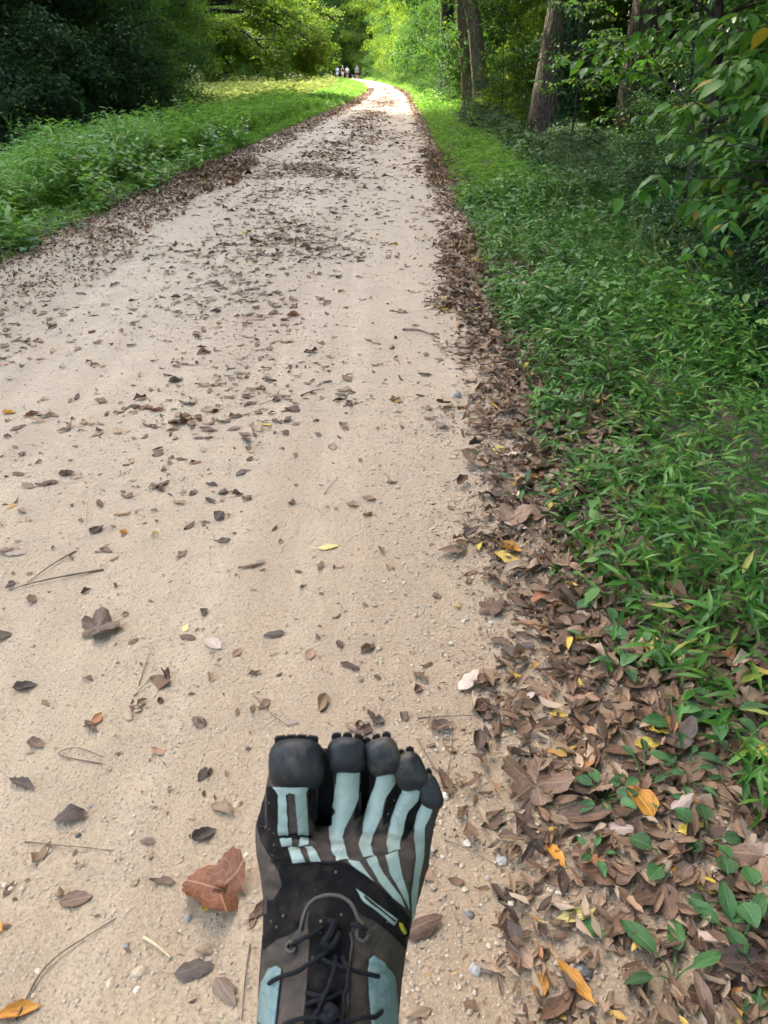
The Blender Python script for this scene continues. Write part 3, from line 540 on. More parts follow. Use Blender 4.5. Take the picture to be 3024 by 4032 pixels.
# ------------------------------------------------------------------ ground cover
def stems(n, x, y, hmin, hmax, leaf, per, seed, lod=0, lean=.5, wr=.2, z=None, leanx=0):
    r = np.random.default_rng(seed); h = r.uniform(hmin, hmax, n)
    z0 = zground(x, y) - .01 if z is None else z
    h = h * np.clip(.78 + .42 * wob(x * 1.5 + 3, y * 1.3), .3, 1.35)
    az = r.uniform(0, 2 * np.pi, n); lv = np.stack([np.cos(az) * lean + leanx, np.sin(az) * lean], 1) * r.uniform(.2, 1, n)[:, None]
    idx = np.repeat(np.arange(n), per); f = np.tile((np.arange(per) + .8) / per, n) + r.normal(0, .05, n * per); f = np.clip(f, .1, 1)
    Q = np.stack([x[idx] + lv[idx, 0] * h[idx] * f ** 1.6, y[idx] + lv[idx, 1] * h[idx] * f ** 1.6, z0[idx] + h[idx] * f], 1)
    la = az[idx] + np.tile(np.arange(per) * 2.6, n) + r.normal(0, .5, n * per)
    d = np.stack([np.cos(la), np.sin(la), r.normal(.12, .35, n * per)], 1)
    up = np.stack([-np.cos(la) * .2, -np.sin(la) * .2, np.ones(n * per)], 1) + r.normal(0, .3, (n * per, 3))
    L = leaf * r.uniform(.6, 1.25, n * per)
    out = [place(t_ovate(.04, .22, .35) if lod == 0 else t_diamond(.06, .2), Q, d, up, L, L * wr * (1 if lod == 0 else 1.15))]
    if lod == 0:
        top = np.stack([x + lv[:, 0] * h, y + lv[:, 1] * h, z0 + h], 1); bot = np.stack([x, y, z0], 1); wv = np.stack([-np.sin(az), np.cos(az), np.zeros(n)], 1) * .0011
        m_ = bot * .5 + top * .5 - np.stack([lv[:, 0], lv[:, 1], np.zeros(n)], 1) * h[:, None] * .17
        Vv = np.stack([bot - wv, bot + wv, m_ - wv, m_ + wv, top], 1).reshape(-1, 3)
        Ff = (np.arange(n)[:, None, None] * 5 + np.array([[0, 1, 3], [0, 3, 2], [2, 3, 4]])[None]).reshape(-1, 3)
        out.append((Vv, Ff))
    return cat(out)
def scatter(n, y0, y1, x_lo, x_hi, seed, power=1.0):
    r = np.random.default_rng(seed); y = y0 + (y1 - y0) * r.uniform(0, 1, n) ** power; lo, hi = x_lo(y), x_hi(y)
    return lo + (hi - lo) * r.uniform(0, 1, n), y
def patchy(x, y, seed, thr, s=2.2):
    return (np.sin(x * s * 1.3 + seed) * np.sin(y * s + seed * 2) + .6 * np.sin(x * s * 3.1 + y * s * 2.3)) > thr
# right: stiltgrass
x, y = scatter(2600, .95, 4.6, lambda y: Rx(y) + np.interp(y, [.9, 1.3, 2, 5], [.06, -.02, -.12, -.10]), lambda y: Rx(y) + 1.9, 31)
e = x - Rx(y); hs = np.clip(.4 + e * 1.1, .35, 1)
A = stems(len(x), x, y, .06, .36, .06, 9, 32, 0, .7, .21)
x2, y2 = scatter(3300, 4.4, 9, lambda y: Rx(y) - .10, lambda y: Rx(y) + 1.9, 33)
B = stems(len(x2), x2, y2, .06, .36, .068, 8, 34, 0, .6, .22)
x3, y3 = scatter(1700, 1.4, 9, lambda y: Rx(y) - .17, lambda y: Rx(y) + .35, 39)
C = stems(len(x3), x3, y3, .02, .10, .05, 5, 35, 0, .9, .24)
x4, y4 = scatter(1500, -2.0, 1.0, lambda y: Rx(y) + .12, lambda y: Rx(y) + 2.2, 391); D4 = stems(len(x4), x4, y4, .06, .34, .065, 7, 392, 0, .6, .22)
x5, y5 = scatter(1100, .8, 4.2, lambda y: Rx(y) + 1.8, lambda y: Rx(y) + 3.2, 393); E5 = stems(len(x5), x5, y5, .08, .4, .07, 7, 394, 0, .6, .24)
V, F = cat([A, B, C, D4, E5]); obj('stiltgrass', mesh_np('stiltgrass', V, F, M['leaf_stilt'], True), kind='stuff', label='dense green stiltgrass with narrow leaves on the right verge', category='ground cover')
x, y = scatter(5200, 8.5, 34, lambda y: Rx(y) - .08, lambda y: Rx(y) + 1.7, 36, 1.5); A = stems(len(x), x, y, .04, .24, .085, 6, 37, 1, .6, .24)
x, y = scatter(4200, 30, 130, lambda y: Rx(y) - .05, lambda y: Rx(y) + 2.2, 38, 1.3); B = stems(len(x), x, y, .08, .35, .2, 6, 40, 1, .6, .3)
V, F = cat([A, B]); obj('verge_grass', mesh_np('verge_grass', V, F, M['leaf_verge']), kind='stuff', label='grass of the right verge running on into the distance', category='grass')
# broad-leaved weeds mixed into both verges
x, y = scatter(3000, 1.6, 11, lambda y: Rx(y) - .1, lambda y: Rx(y) + 1.5, 45); k = patchy(x, y, 2, .25, 1.6); A = stems(k.sum(), x[k], y[k], .05, .34, .06, 7, 46, 0, .6, .52)
x, y = scatter(4200, 4.6, 16, lambda y: Lx(y) - 2.2, lambda y: Lx(y) - .02, 47); k = patchy(x, y, 5, .2, 1.4); ed = np.clip((Lx(y) - x) / .7, .25, 1)[k]; B = stems(k.sum(), x[k], y[k], .2, .58, .085, 8, 48, 0, .5, .5)
V, F = A; obj('broadleaf_weeds', mesh_np('broadleaf_weeds', V, F, M['leaf_broad'], True), kind='stuff', label='broad-leaved weeds in patches among the right verge stiltgrass', category='weeds')
V, F = B; obj('broadleaf_weeds', mesh_np('broadleaf_weeds', V, F, M['leaf_verge'], True), kind='stuff', label='broad-leaved weeds in patches among the left verge grass', category='weeds')
# darker broad ground cover behind
x, y = scatter(3800, 3.2, 16, lambda y: Rx(y) + .9, lambda y: Rx(y) + 3.6, 41); A = stems(len(x), x, y, .08, .42, .055, 7, 42, 0, .5, .45)
V, F = A; obj('undergrowth', mesh_np('undergrowth', V, F, M['leaf_shrub'], True), kind='stuff', label='dark oval-leaved undergrowth between verge and wood', category='undergrowth')
x, y = scatter(6500, 8, 60, lambda y: Rx(y) + 1.8, lambda y: Rx(y) + 9, 43); V, F = stems(len(x), x, y, .1, .7, .10, 6, 44, 1, .5, .5)
obj('woodland_undergrowth', mesh_np('woodland_undergrowth', V, F, M['leaf_shrub']), kind='stuff', label='green undergrowth on the floor of the right wood', category='undergrowth')
# left verge
x, y = scatter(6800, 4.6, 12, lambda y: Lx(y) - 2.3, lambda y: Lx(y) - .04, 51); ed = Lx(y) - x
keep = np.random.default_rng(1).uniform(0, 1, len(x)) < np.clip(.35 + ed * 1.2, 0, 1); x, y, ed = x[keep], y[keep], ed[keep]
s = ed < .45
A = stems(s.sum(), x[s], y[s], .05, .20, .075, 7, 52, 0, .6, .2); B = stems((~s).sum(), x[~s], y[~s], .28, .64, .10, 11, 53, 0, .5, .24)
x, y = scatter(8500, 12, 32, lambda y: Lx(y) - 2.6, lambda y: Lx(y) - .04, 54, 1.2); ed = Lx(y) - x; s = ed < .4
C = stems(s.sum(), x[s], y[s], .05, .2, .09, 6, 55, 1, .6, .26); D = stems((~s).sum(), x[~s], y[~s], .25, .6, .13, 9, 56, 1, .5, .28)
x, y = scatter(8000, 31, 135, lambda y: Lx(y) - 3.0, lambda y: Lx(y) - .05, 57, 1.3); E_ = stems(len(x), x, y, .08, .28, .2, 7, 58, 1, .6, .3)
V, F = cat([A, B]); obj('verge_grass', mesh_np('verge_grass', V, F, M['leaf_verge'], True), kind='stuff', label='tall bright green grass on the near left verge', category='grass')
V, F = cat([C, D, E_]); obj('verge_grass', mesh_np('verge_grass', V, F, M['leaf_verge']), kind='stuff', label='bright green grass of the left verge running to the bend', category='grass')
# meadow in the old canal bed, sunlit
x, y = scatter(15000, 26, 150, lambda y: Lx(y) - 15, lambda y: Lx(y) - 2.6, 61, 1.2); V, F = stems(len(x), x, y, .3, .85, .36, 6, 62, 1, .35, .1)
obj('meadow_grass', mesh_np('meadow_grass', V, F, M['meadow']), kind='stuff', label='pale yellow-green tall meadow grass left of the path', category='grass')
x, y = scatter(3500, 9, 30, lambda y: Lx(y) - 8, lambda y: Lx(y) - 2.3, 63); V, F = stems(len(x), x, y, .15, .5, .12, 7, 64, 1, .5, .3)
obj('bank_grass', mesh_np('bank_grass', V, F, M['leaf_shaded']), kind='stuff', label='shaded grass on the slope down to the left bank', category='grass')
# straw stalks by the sapling foot
r = np.random.default_rng(71); n = 170; x = r.uniform(1.75, 2.6, n); y = r.uniform(4.2, 6.0, n)
d = np.stack([r.normal(-.5, .35, n), r.normal(0, .3, n), r.uniform(.5, 1, n)], 1)
V, F = place(t_diamond(.0, .0), np.stack([x, y, zground(x, y)], 1), d, r.normal(0, 1, (n, 3)), r.uniform(.25, .55, n), np.full(n, .006))
obj('dry_stalks', mesh_np('dry_stalks', V, F, M['straw']), kind='stuff', label='dry straw stalks leaning at the foot of the dark sapling', category='dry grass')

# ------------------------------------------------------------------ fallen leaves
def leaf_sheet(nt_, ns, outline, L, Wd, cs, ct, tw, nz, r):
    """one curled leaf as a grid: cs curl across, ct curl along, tw twist"""
    tt, ss = np.meshgrid(np.linspace(0, 1, nt_), np.linspace(-1, 1, ns), indexing='ij')
    wv = outline(tt) * (1 + np.where(np.abs(ss) > .9, r.normal(-.04, .13, tt.shape), 0)); x = (tt - .5) * L; y = ss * wv * Wd * .5
    z = cs * Wd * .6 * (ss * wv) ** 2 + ct * L * 1.2 * (tt - .5) ** 2 + tw * L * .5 * (tt - .5) * ss * wv + nz * L * (r.normal(0, 1, tt.shape) * .5 + .5 * np.sin(tt * 9 + r.uniform(0, 6)) * ss)
    y = y * (1 - .35 * abs(cs) * (ss * wv) ** 2); x = x * (1 - .25 * min(1, abs(ct)))
    V = np.stack([x, y, z - z.min()], -1).reshape(-1, 3)
    i, j = np.meshgrid(np.arange(nt_ - 1), np.arange(ns - 1), indexing='ij'); a = i * ns + j
    F = np.stack([a, a + 1, a + ns + 1, a + ns], -1).reshape(-1, 4)
    uv = np.stack([tt, ss * wv], -1).reshape(-1, 2)
    return V, F, uv
ovate = lambda t: np.sin(np.pi * np.clip(t, 0, 1) ** .8) ** .8 * (1 - .1 * t) + .02
lance = lambda t: np.sin(np.pi * t ** .9) ** 1.1 + .02
def stemmed(V, F, uv, L):
    """adds a thin petiole to a leaf grid, quads"""
    n = len(V); x0 = V[:, 0].min(); zb = float(V[np.argmin(V[:, 0]), 2])
    q = np.array([[x0 + .01 * L, -.008 * L, zb], [x0 + .01 * L, .008 * L, zb], [x0 - .16 * L, .03 * L + .007 * L, .004], [x0 - .16 * L, .03 * L - .007 * L, .004], [x0 - .3 * L, .09 * L + .006 * L, .008], [x0 - .3 * L, .09 * L - .006 * L, .008]])
    return np.concatenate([V, q]), np.concatenate([F, [[n, n + 1, n + 2, n + 3], [n + 3, n + 2, n + 4, n + 5]]]), np.concatenate([uv, np.tile([0.02, 0.0], (6, 1))])
def lobed(L, seed, lobes=5, cs=.3, crumple=.05, depth=.38):
    """maple-like leaf: polar outline with pointed lobes, folded along the lobe veins"""
    r = np.random.default_rng(seed); na, nr = 40, 4; V = [[0, 0, 0]]; uv = [[.0, 0]]
    for k in range(nr):
        f = (k + 1) / nr
        for a in range(na):
            th = -math.pi + 2 * math.pi * a / na
            lob = abs(math.cos(lobes * (th) / 2 * .92)) ** .7
            rad = L * .55 * (1 - depth + depth * lob) * (1 - .35 * (abs(th) / math.pi) ** 3)
            rad *= 1 + (.06 * (a % 2) if k == nr - 1 else 0)
            x, y = math.cos(th) * rad * f, math.sin(th) * rad * f
            z = cs * (y * y) / L * 2.2 + L * crumple * (math.cos(lobes * th) * f) + r.normal(0, crumple * .25 * L) * f + cs * .8 * max(0, f - .7) * L * math.sin(th * 2 + seed)
            V.append([x + .1 * L, y, z]); uv.append([f * .9, 1.3 * math.sin(lobes * th * .46) * f])
    F = []
    for a in range(na):
        b = (a + 1) % na; F.append([0, 1 + a, 1 + b, 1 + b])
        for k in range(nr - 1): F.append([1 + k * na + a, 1 + (k + 1) * na + a, 1 + (k + 1) * na + b, 1 + k * na + b])
    V = np.array(V); V[:, 2] -= V[:, 2].min()
    me = bpy.data.meshes.new('lobed_leaf'); me.from_pydata(V.tolist(), [], [f if f[2] != f[3] else f[:3] for f in F]); l = me.uv_layers.new(name='UVMap')
    for lo in me.loops: l.data[lo.index].uv = uv[lo.vertex_index]
    # petiole
    for p_ in me.polygons: p_.use_smooth = True
    me.materials.append(M['dl_brown']); return me
def sheet_mesh(seed, outline, L, Wd, cs, ct, tw, nz, stem=True, smooth=True):
    r = np.random.default_rng(seed); V, F, uv = leaf_sheet(9, 7, outline, L, Wd, cs, ct, tw, nz, r)
    if stem: V, F, uv = stemmed(V, F, uv, L)
    return mesh_np('leaf', V, F, M['dl_brown'], smooth, uv)
LEAF = {
    'flat': [sheet_mesh(1, ovate, .075, .045, .25, .15, .1, .012), sheet_mesh(2, ovate, .07, .04, -.2, -.15, .2, .014)],
    'curl': [sheet_mesh(3, ovate, .07, .045, .8, .2, .2, .02), sheet_mesh(4, ovate, .065, .04, .6, .4, -.35, .025), sheet_mesh(5, lance, .08, .032, .7, .25, .35, .02)],
    'arch': [sheet_mesh(6, ovate, .07, .042, -.5, -.25, .2, .025), sheet_mesh(7, ovate, .075, .045, .35, -.35, .4, .025)],
    'twist': [sheet_mesh(8, ovate, .065, .038, .5, .3, .7, .03), sheet_mesh(9, lance, .075, .03, .6, .35, -.7, .03)],
    'lance': [sheet_mesh(10, lance, .09, .03, .4, .2, .2, .012), sheet_mesh(11, lance, .085, .034, .3, -.25, .4, .014)],
    'scrap': [sheet_mesh(12, ovate, .04, .035, .8, .5, .8, .05, False), sheet_mesh(13, lance, .045, .02, .9, -.3, .9, .05, False)],
    'lobed': [lobed(.1, 1, 5, .12, .04), lobed(.1, 2, 5, .2, .05), lobed(.1, 3, 5, .35, .05)],
}
LEAF['cupped_lobed'] = [lobed(.1, 6, 3, .55, .05, .34)]
LEAF['big_lobed'] = [lobed(.1, 4, 5, .22, .04, .42)]
for ms in LEAF.values():
    for me in ms: me['n'] = 0
lrng = random.Random(3)
def fallen(kind, x, y, rot, s, mat, label, group=None, tilt=(0, 0), dz=0.0, name='fallen_leaf', v=None):
    me = LEAF[kind][lrng.randrange(len(LEAF[kind])) if v is None else v]
    o = bpy.data.objects.new(name, me); link(o)
    o.location = (x, y, float(zsurf(np.float64(x), np.float64(y))) + .001 + dz); o.rotation_euler = (tilt[0], tilt[1], rot); o.scale = (s, s, s)
    o.material_slots[0].link = 'OBJECT'; o.material_slots[0].material = M[mat]
    if label is None:
        colr = {'dl_dusty': 'dusty brown', 'dl_brown': 'mid-brown', 'dl_dark': 'dark brown', 'dl_tan': 'tan', 'dl_pale': 'pale beige', 'dl_red': 'rusty red', 'dl_orange': 'orange-brown'}[mat]
        shp = {'curl': 'curled leaf', 'flat': 'oval leaf', 'arch': 'arched leaf', 'twist': 'twisted leaf', 'lance': 'narrow leaf', 'scrap': 'leaf scrap', 'lobed': 'lobed leaf'}[kind]
        row = next(t_ for lim, t_ in ((.95, 'level with the laces'), (1.25, 'level with the toes'), (1.6, 'just past the toes'), (2.1, 'a step past the toes'), (2.8, 'two steps past the toes'), (99, 'in the middle distance')) if y < lim)
        if 'litter' in group: plc = 'in the outer litter' if x > float(Rx(y)) - .2 else 'in the inner litter'
        else: plc = 'on the sand, left half' if x < -.9 else 'on sand left of the shoe' if x < -.2 else 'on sand ahead of the shoe'
        label = ('small ' if s < .7 else '') + colr + ' ' + shp + ' ' + plc + ', ' + row
    o['label'] = label; o['category'] = 'leaf'
    if group: o['group'] = group
    return o
# the ones that stand out, at the places where they lie
SPECIAL = [
    ('cupped_lobed', 487, 1932, 2.9, 1.1, 'dl_red', 'large reddish brown cupped leaf lying beside the shoe'),
    ('scrap', 447, 1958, 1.2, .75, 'dl_yellow', 'yellow leaf tip poking from under the reddish cupped leaf'),
    ('big_lobed', 1150, 1720, 1.2, 1.3, 'dl_tan', 'large pale brown lobed leaf in the litter right of the toes'),
    ('flat', 708, 1181, .15, 1.15, 'dl_paleyellow', 'yellow leaf lying alone on the middle of the path'),
    ('flat', 401, 1357, 1.5, .52, 'dl_paleyellow', 'small pale yellow oval leaf on the sand'),
    ('flat', 461, 1391, -.7, 1.1, 'dl_pale', 'whitish oval leaf with holes beside the small yellow leaf'),
    ('lance', 1240, 1992, .3, .95, 'dl_paleyellow', 'pale yellow leaf low in the litter right of the shoe'),
    ('flat', 1398, 1616, .1, 1.0, 'dl_yellow', 'bright yellow leaf lying level in the litter by the verge'),
    ('flat', 1418, 1584, -.7, .95, 'dl_yellow', 'spotted yellow leaf just above the level yellow leaf'),
    ('lance', 1195, 1857, 2.0, .95, 'dl_orange', 'narrow orange leaf standing on edge right of the shoe'),
    ('flat', 1525, 1925, -.6, 1.1, 'dl_yellow', 'yellow leaf with brown edge near the broad weeds'),
    ('flat', 1480, 1900, -.3, .9, 'dl_orange', 'orange leaf touching the yellow leaf near the broad weeds'),
    ('curl', 1555, 1850, .9, 1.0, 'dl_orange', 'orange curled leaf beside the plantain'),
    ('flat', 1490, 1800, .3, 1.0, 'dl_yellow', 'yellow-green leaf under the plantain leaves'),
    ('curl', 1350, 2010, 1.7, .9, 'dl_orange', 'brown and orange mottled leaf below the round tan leaf'),
    ('flat', 1345, 1985, .9, .95, 'dl_tan', 'round tan leaf with clear veins in the lower litter'),
    ('lance', 1240, 2135, -1.0, 1.2, 'dl_orange', 'long orange-brown leaf near the blue stone'),
    ('flat', 1165, 2140, 1.2, .75, 'dl_orange', 'oval brown leaf with a yellow edge at the picture foot'),
    ('flat', 1275, 2020, -.5, .7, 'dl_green', 'small fallen green leaf with a long stalk'),
    ('flat', 1402, 1508, 1.4, 1.15, 'dl_tan', 'broad tan leaf standing out below the stiltgrass'),
    ('curl', 1275, 1640, 1.4, 1.25, 'dl_brown', 'folded brown leaf propped upright in the litter'),
    ('flat', 1475, 1762, .2, 1.2, 'dl_tan', 'broad pinkish brown leaf above the plantain'),
    ('arch', 1368, 1740, -.5, 1.25, 'dl_tan', 'crumpled beige leaf between the small weeds'),
    ('flat', 1205, 1553, -.3, .65, 'dl_yellow', 'small narrow yellow leaf among brown ones by the verge'),
    ('curl', 955, 1580, .2, .9, 'dl_tan', 'pale curled leaf just right of the little toe'),
    ('curl', 960, 1700, 1.9, .9, 'dl_brown', 'brown curled leaf touching the shoe edge by the little toe'),
    ('lobed', 205, 1366, .2, 1.0, 'dl_dusty', 'large veined tan leaf flat on the left of the path'),
    ('curl', 55, 1490, .3, 1.1, 'dl_dark', 'dark curled leaf pair at the left frame edge'),
    ('arch', 155, 1770, .3, 1.1, 'dl_dark', 'dark crumbling leaf clump on the left sand'),
    ('scrap', 178, 1770, .3, .9, 'dl_tan', 'small tan leaf resting on the dark crumbling clump'),
    ('curl', 440, 1805, .5, 1.0, 'dl_dark', 'dark folded leaf on the sand left of the shoe'),
    ('flat', 165, 1945, .2, .95, 'dl_tan', 'faded tan leaf half sunk in the lower left sand'),
    ('flat', 420, 2095, .2, 1.15, 'dl_dark', 'dark decayed leaf sunk in the sand left of the laces'),
    ('curl', 80, 1613, -.4, .9, 'dl_tan', 'curled pinkish leaf with a stalk on the left sand'),
    ('curl', 20, 895, .1, 1.2, 'dl_orange', 'orange curled leaf at the left frame edge, halfway up'),
    ('curl', 68, 900, .9, 1.3, 'dl_red', 'red-brown standing leaf beside the orange leaf at left'),
    ('flat', 35, 1200, .1, 1.2, 'dl_pale', 'pale pink leaf at the left frame edge'),
    ('scrap', 268, 1155, .8, .9, 'dl_orange', 'small orange curled leaf on the left half of the path'),
    ('scrap', 336, 1158, .2, .9, 'dl_paleyellow', 'small yellow leaf right of the small orange leaf'),
    ('curl', 635, 682, .1, 1.6, 'dl_red', 'big curled red-brown leaf in the middle distance of the path'),
    ('flat', 422, 1001, .2, .9, 'dl_red', 'shiny russet leaf lying on the middle of the path'),
    ('curl', 340, 890, .2, 1.2, 'dl_red', 'long russet curled leaf with a stalk'),
    ('arch', 475, 1115, 1.4, 1.1, 'dl_dark', 'grey-brown leaf with an upturned tip'),
    ('curl', 210, 1150, 1.0, 1.1, 'dl_dark', 'dark leaf standing on edge left of the small orange leaf'),
    ('flat', 430, 948, .0, .85, 'dl_dark', 'bluish grey flat leaf above the russet leaf'),
    ('flat', 110, 1045, .0, 1.0, 'dl_dark', 'purplish grey leaf under a curled brown leaf at left'),
    ('curl', 145, 1027, .2, 1.2, 'dl_brown', 'curled brown leaf over the purplish grey leaf'),
    ('curl', 380, 828, .5, 1.3, 'dl_dark', 'dark brown leaf with a raised tip in the left middle'),
    ('flat', 1105, 988, .2, .9, 'dl_pale', 'pale pointed leaf on the litter edge by the stiltgrass'),
    ('curl', 955, 928, .1, 1.1, 'dl_pale', 'pale curled leaf on the sand beside the litter'),
    ('curl', 1003, 795, .1, 1.2, 'dl_tan', 'light brown curled leaf at the litter edge, middle distance'),
    ('curl', 1150, 1040, -.2, .9, 'dl_orange', 'orange-brown leaf in the litter by the stiltgrass'),
    ('curl', 1100, 1195, -.3, 1.1, 'dl_orange', 'orange leaf on the litter strip above the shoe'),
    ('curl', 1165, 1215, -.1, .9, 'dl_red', 'rusty leaf right of the orange litter leaf'),
    ('scrap', 1252, 1390, .2, .7, 'dl_yellow', 'tiny yellow leaf scrap in the litter'),
    ('flat', 670, 1412, 1.4, .8, 'dl_tan', 'upright tan leaf above the big toe'),
    ('curl', 795, 1405, .7, .8, 'dl_brown', 'brown folded leaf above the second toe'),
    ('scrap', 778, 1570, 1.3, .9, 'dl_brown', 'small brown leaf right above the middle toes'),
    ('curl', 1035, 1610, 1.4, .9, 'dl_dark', 'dark upright leaf right of the toes'),
    ('arch', 915, 2010, .4, 1.1, 'dl_brown', 'brown leaf tucked against the outer side of the shoe'),
    ('curl', 35, 2190, .3, 1.2, 'dl_orange', 'brown-yellow leaf cut by the lower left corner'),
    ('curl', 50, 1700, -.4, 1.1, 'dl_dark', 'dark torn leaf at the left frame edge by the crumbling clump'),
    ('curl', 622, 292, .2, 2.2, 'dl_orange', 'orange leaf on the far left edge of the path'),
]
spx = []
for k, px, py, rot, s, mt, lab in SPECIAL:
    x, y = ground_at(px, py); s = s * (.82 if (x < 0 and 'lobed' not in k) or (mt in ('dl_orange', 'dl_yellow') and y < 1.4) else 1); fallen(k, x, y, rot, s, mt, lab, tilt=(lrng.uniform(-.08, .08), lrng.uniform(-.08, .08)), dz=0.0 if x < .1 else .008); spx.append((x, y))
def mat_pick(r):
    q = r.random()
    return 'dl_brown' if q < .40 else 'dl_dark' if q < .62 else 'dl_tan' if q < .88 else 'dl_pale' if q < .94 else 'dl_red' if q < .98 else 'dl_orange'
# scattered leaves on the open sand, near
cnt = 0
while cnt < 125:
    y = .55 + 4.2 * lrng.random() ** .8; xl = max(-2.7, -.62 * y - .2); x = xl + (float(Rx(y)) - .5 - xl) * lrng.random()
    wd = (x - float(Lx(y))) / (float(Rx(y)) - float(Lx(y)))
    if lrng.random() > .35 + .5 * (math.sin(x * 3 + 1) * math.sin(y * 2.3) > 0): continue
    kind = lrng.choice(['curl', 'flat', 'arch', 'twist', 'scrap', 'scrap', 'scrap', 'lance', 'flat'])
    fallen(kind, x, y, lrng.uniform(0, 6.28), lrng.uniform(.4, .9), 'dl_dusty' if lrng.random() < .4 else mat_pick(lrng), None, 'dry leaves scattered on the sand', (lrng.uniform(-.06, .06), lrng.uniform(-.06, .06)), dz=-.0005); cnt += 1
cnt = 0
while cnt < 175:
    y = .62 + 2.6 * lrng.random() ** 1.1; x = float(Rx(y)) - .50 + .55 * lrng.random() ** .7
    if y < 1.6: x += .02
    kind = lrng.choice(['curl', 'flat', 'arch', 'twist', 'flat', 'lance', 'lobed', 'curl'])
    s = lrng.uniform(.65, 1.3) * (.85 if kind == 'lobed' else 1)
    fallen(kind, x, y, lrng.uniform(0, 6.28), s, mat_pick(lrng), None, 'litter leaves along the right verge', (lrng.uniform(-.35, .35), lrng.uniform(-.35, .35)), dz=.006 + lrng.random() * .012); cnt += 1
# the rest as one litter mass: curled leaf grids, all in one go
def litter(x, y, size, seed, nt_=5, ns=5, lift=.008, tilt=.25, flat_=1.0):
    r = np.random.default_rng(seed); n = len(x)
    t_, s_ = np.meshgrid(np.linspace(0, 1, nt_), np.linspace(-1, 1, ns), indexing='ij'); t_, s_ = t_.ravel(), s_.ravel()
    wv = ovate(t_) * s_; jag = None
    L = size * (.42 + 1.0 * r.uniform(0, 1, n) ** 1.6); W = L * r.uniform(.35, .72, n)
    cs = r.normal(.4, .7, n) * flat_; ct = r.normal(.12, .42, n) * flat_; tw = r.normal(0, .6, n) * flat_
    wv = wv[None] * (1 + np.where(np.abs(s_)[None] > .9, r.normal(-.1, .28, (n, len(s_))), 0))
    X = (t_[None] - .5) * L[:, None]; Y = wv * W[:, None] * .5 * (1 - .3 * np.minimum(1, np.abs(cs))[:, None] * wv ** 2)
    Z = cs[:, None] * W[:, None] * .5 * wv ** 2 + ct[:, None] * L[:, None] * (t_[None] - .5) ** 2 + tw[:, None] * L[:, None] * .4 * (t_[None] - .5) * wv + r.normal(0, .035, (n, len(t_))) * L[:, None]
    ax, ay, az = r.normal(0, tilt, n), r.normal(0, tilt, n), r.uniform(0, 6.283, n)
    Z = Z + X * ay[:, None] + Y * ax[:, None]; Z -= Z.min(1, keepdims=True)
    ca, sa = np.cos(az)[:, None], np.sin(az)[:, None]
    P = np.stack([x[:, None] + X * ca - Y * sa, y[:, None] + X * sa + Y * ca, zsurf(x, y)[:, None] + r.uniform(0, 1, n)[:, None] * lift + Z], -1).reshape(-1, 3)
    i, j = np.meshgrid(np.arange(nt_ - 1), np.arange(ns - 1), indexing='ij'); a = (i * ns + j).ravel()
    q = np.stack([a, a + 1, a + ns + 1, a + ns], -1)
    return P, (np.arange(n)[:, None, None] * nt_ * ns + q[None]).reshape(-1, 4)
r = np.random.default_rng(81); parts = []
def strip(n, y0, y1, lo, hi, size, lift, seed, power=1.0, bias=1.0, lod=5):
    rr = np.random.default_rng(seed); y = y0 + (y1 - y0) * rr.uniform(0, 1, n) ** power
    f = rr.uniform(0, 1, n) ** bias; x = lo(y) + (hi(y) - lo(y)) * f
    return litter(x, y, size, seed, lod, lod if lod > 3 else 3, lift)
ragR = lambda y: Rx(y) - np.interp(y, [.6, 1.5, 3, 6, 15, 60], [.5, .42, .38, .42, .36, .5]) - .05 * np.sin(y * 2.3) * np.sin(y * .9 + 1) - .05 * np.sin(y * 7)
def strip2(n, y0, y1, size, lift, seed, tilt, flat_, lod=5, bias=.72, wide_=0.0):
    rr = np.random.default_rng(seed); y = y0 + (y1 - y0) * rr.uniform(0, 1, n) ** 1.7; x = ragR(y) - wide_ + (Rx(y) + .3 - ragR(y) + wide_) * rr.uniform(0, 1, n) ** bias
    return litter(x, y, size, seed, lod, lod, lift, tilt, flat_)
parts.append(strip2(800, .45, 6.0, .085, .020, 201, .14, .7, 7)); parts.append(strip2(2600, .45, 5.0, .056, .018, 202, .16, .8)); parts.append(strip2(900, .45, 1.9, .064, .018, 205, .16, .8)); parts.append(strip2(4600, .45, 4.0, .02, .010, 203, .25, 1, 3, .75, .12)); parts.append(strip2(2600, 1.5, 7, .028, .010, 204, .25, 1, 3, .75, .1))
parts.append(strip(2600, 1.7, 7, ragR, lambda y: Rx(y) + .22, .055, .016, 2, 1.5, .75))
parts.append(strip(4200, 4.6, 15, ragR, lambda y: Rx(y) + .15, .065, .016, 3, 1.5, .75, 4))
parts.append(strip(5500, 14, 70, ragR, lambda y: Rx(y) + .1, .095, .02, 4, 1.9, .8, 3))
parts.append(strip(1100, -2.0, .5, ragR, lambda y: Rx(y) + .3, .06, .016, 8, 1, .75)); parts.append(strip(900, .6, 12, lambda y: Rx(y), lambda y: Rx(y) + 1.2, .06, .02, 5, 1.2, 1.3, 4))
ragL = lambda y: Lx(y) + np.interp(y, [4, 8, 15, 60], [.75, .75, .6, .5]) + .15 * np.sin(y * 1.9) * np.sin(y * .7 + 1)
parts.append(strip(3600, 4.3, 13, lambda y: Lx(y) - .12, ragL, .065, .014, 6, 1.1, 1.3, 4))
parts.append(strip(6500, 11, 65, lambda y: Lx(y) - .1, ragL, .09, .018, 7, 1.9, 1.2, 3))
V, F = cat([p_ for p_ in parts]); me = mesh_np('leaf_litter', V, F, M['dead_leaf'], True)
obj('leaf_litter', me, kind='stuff', label='thick strips of dry brown leaf litter along both path edges', category='leaf litter')
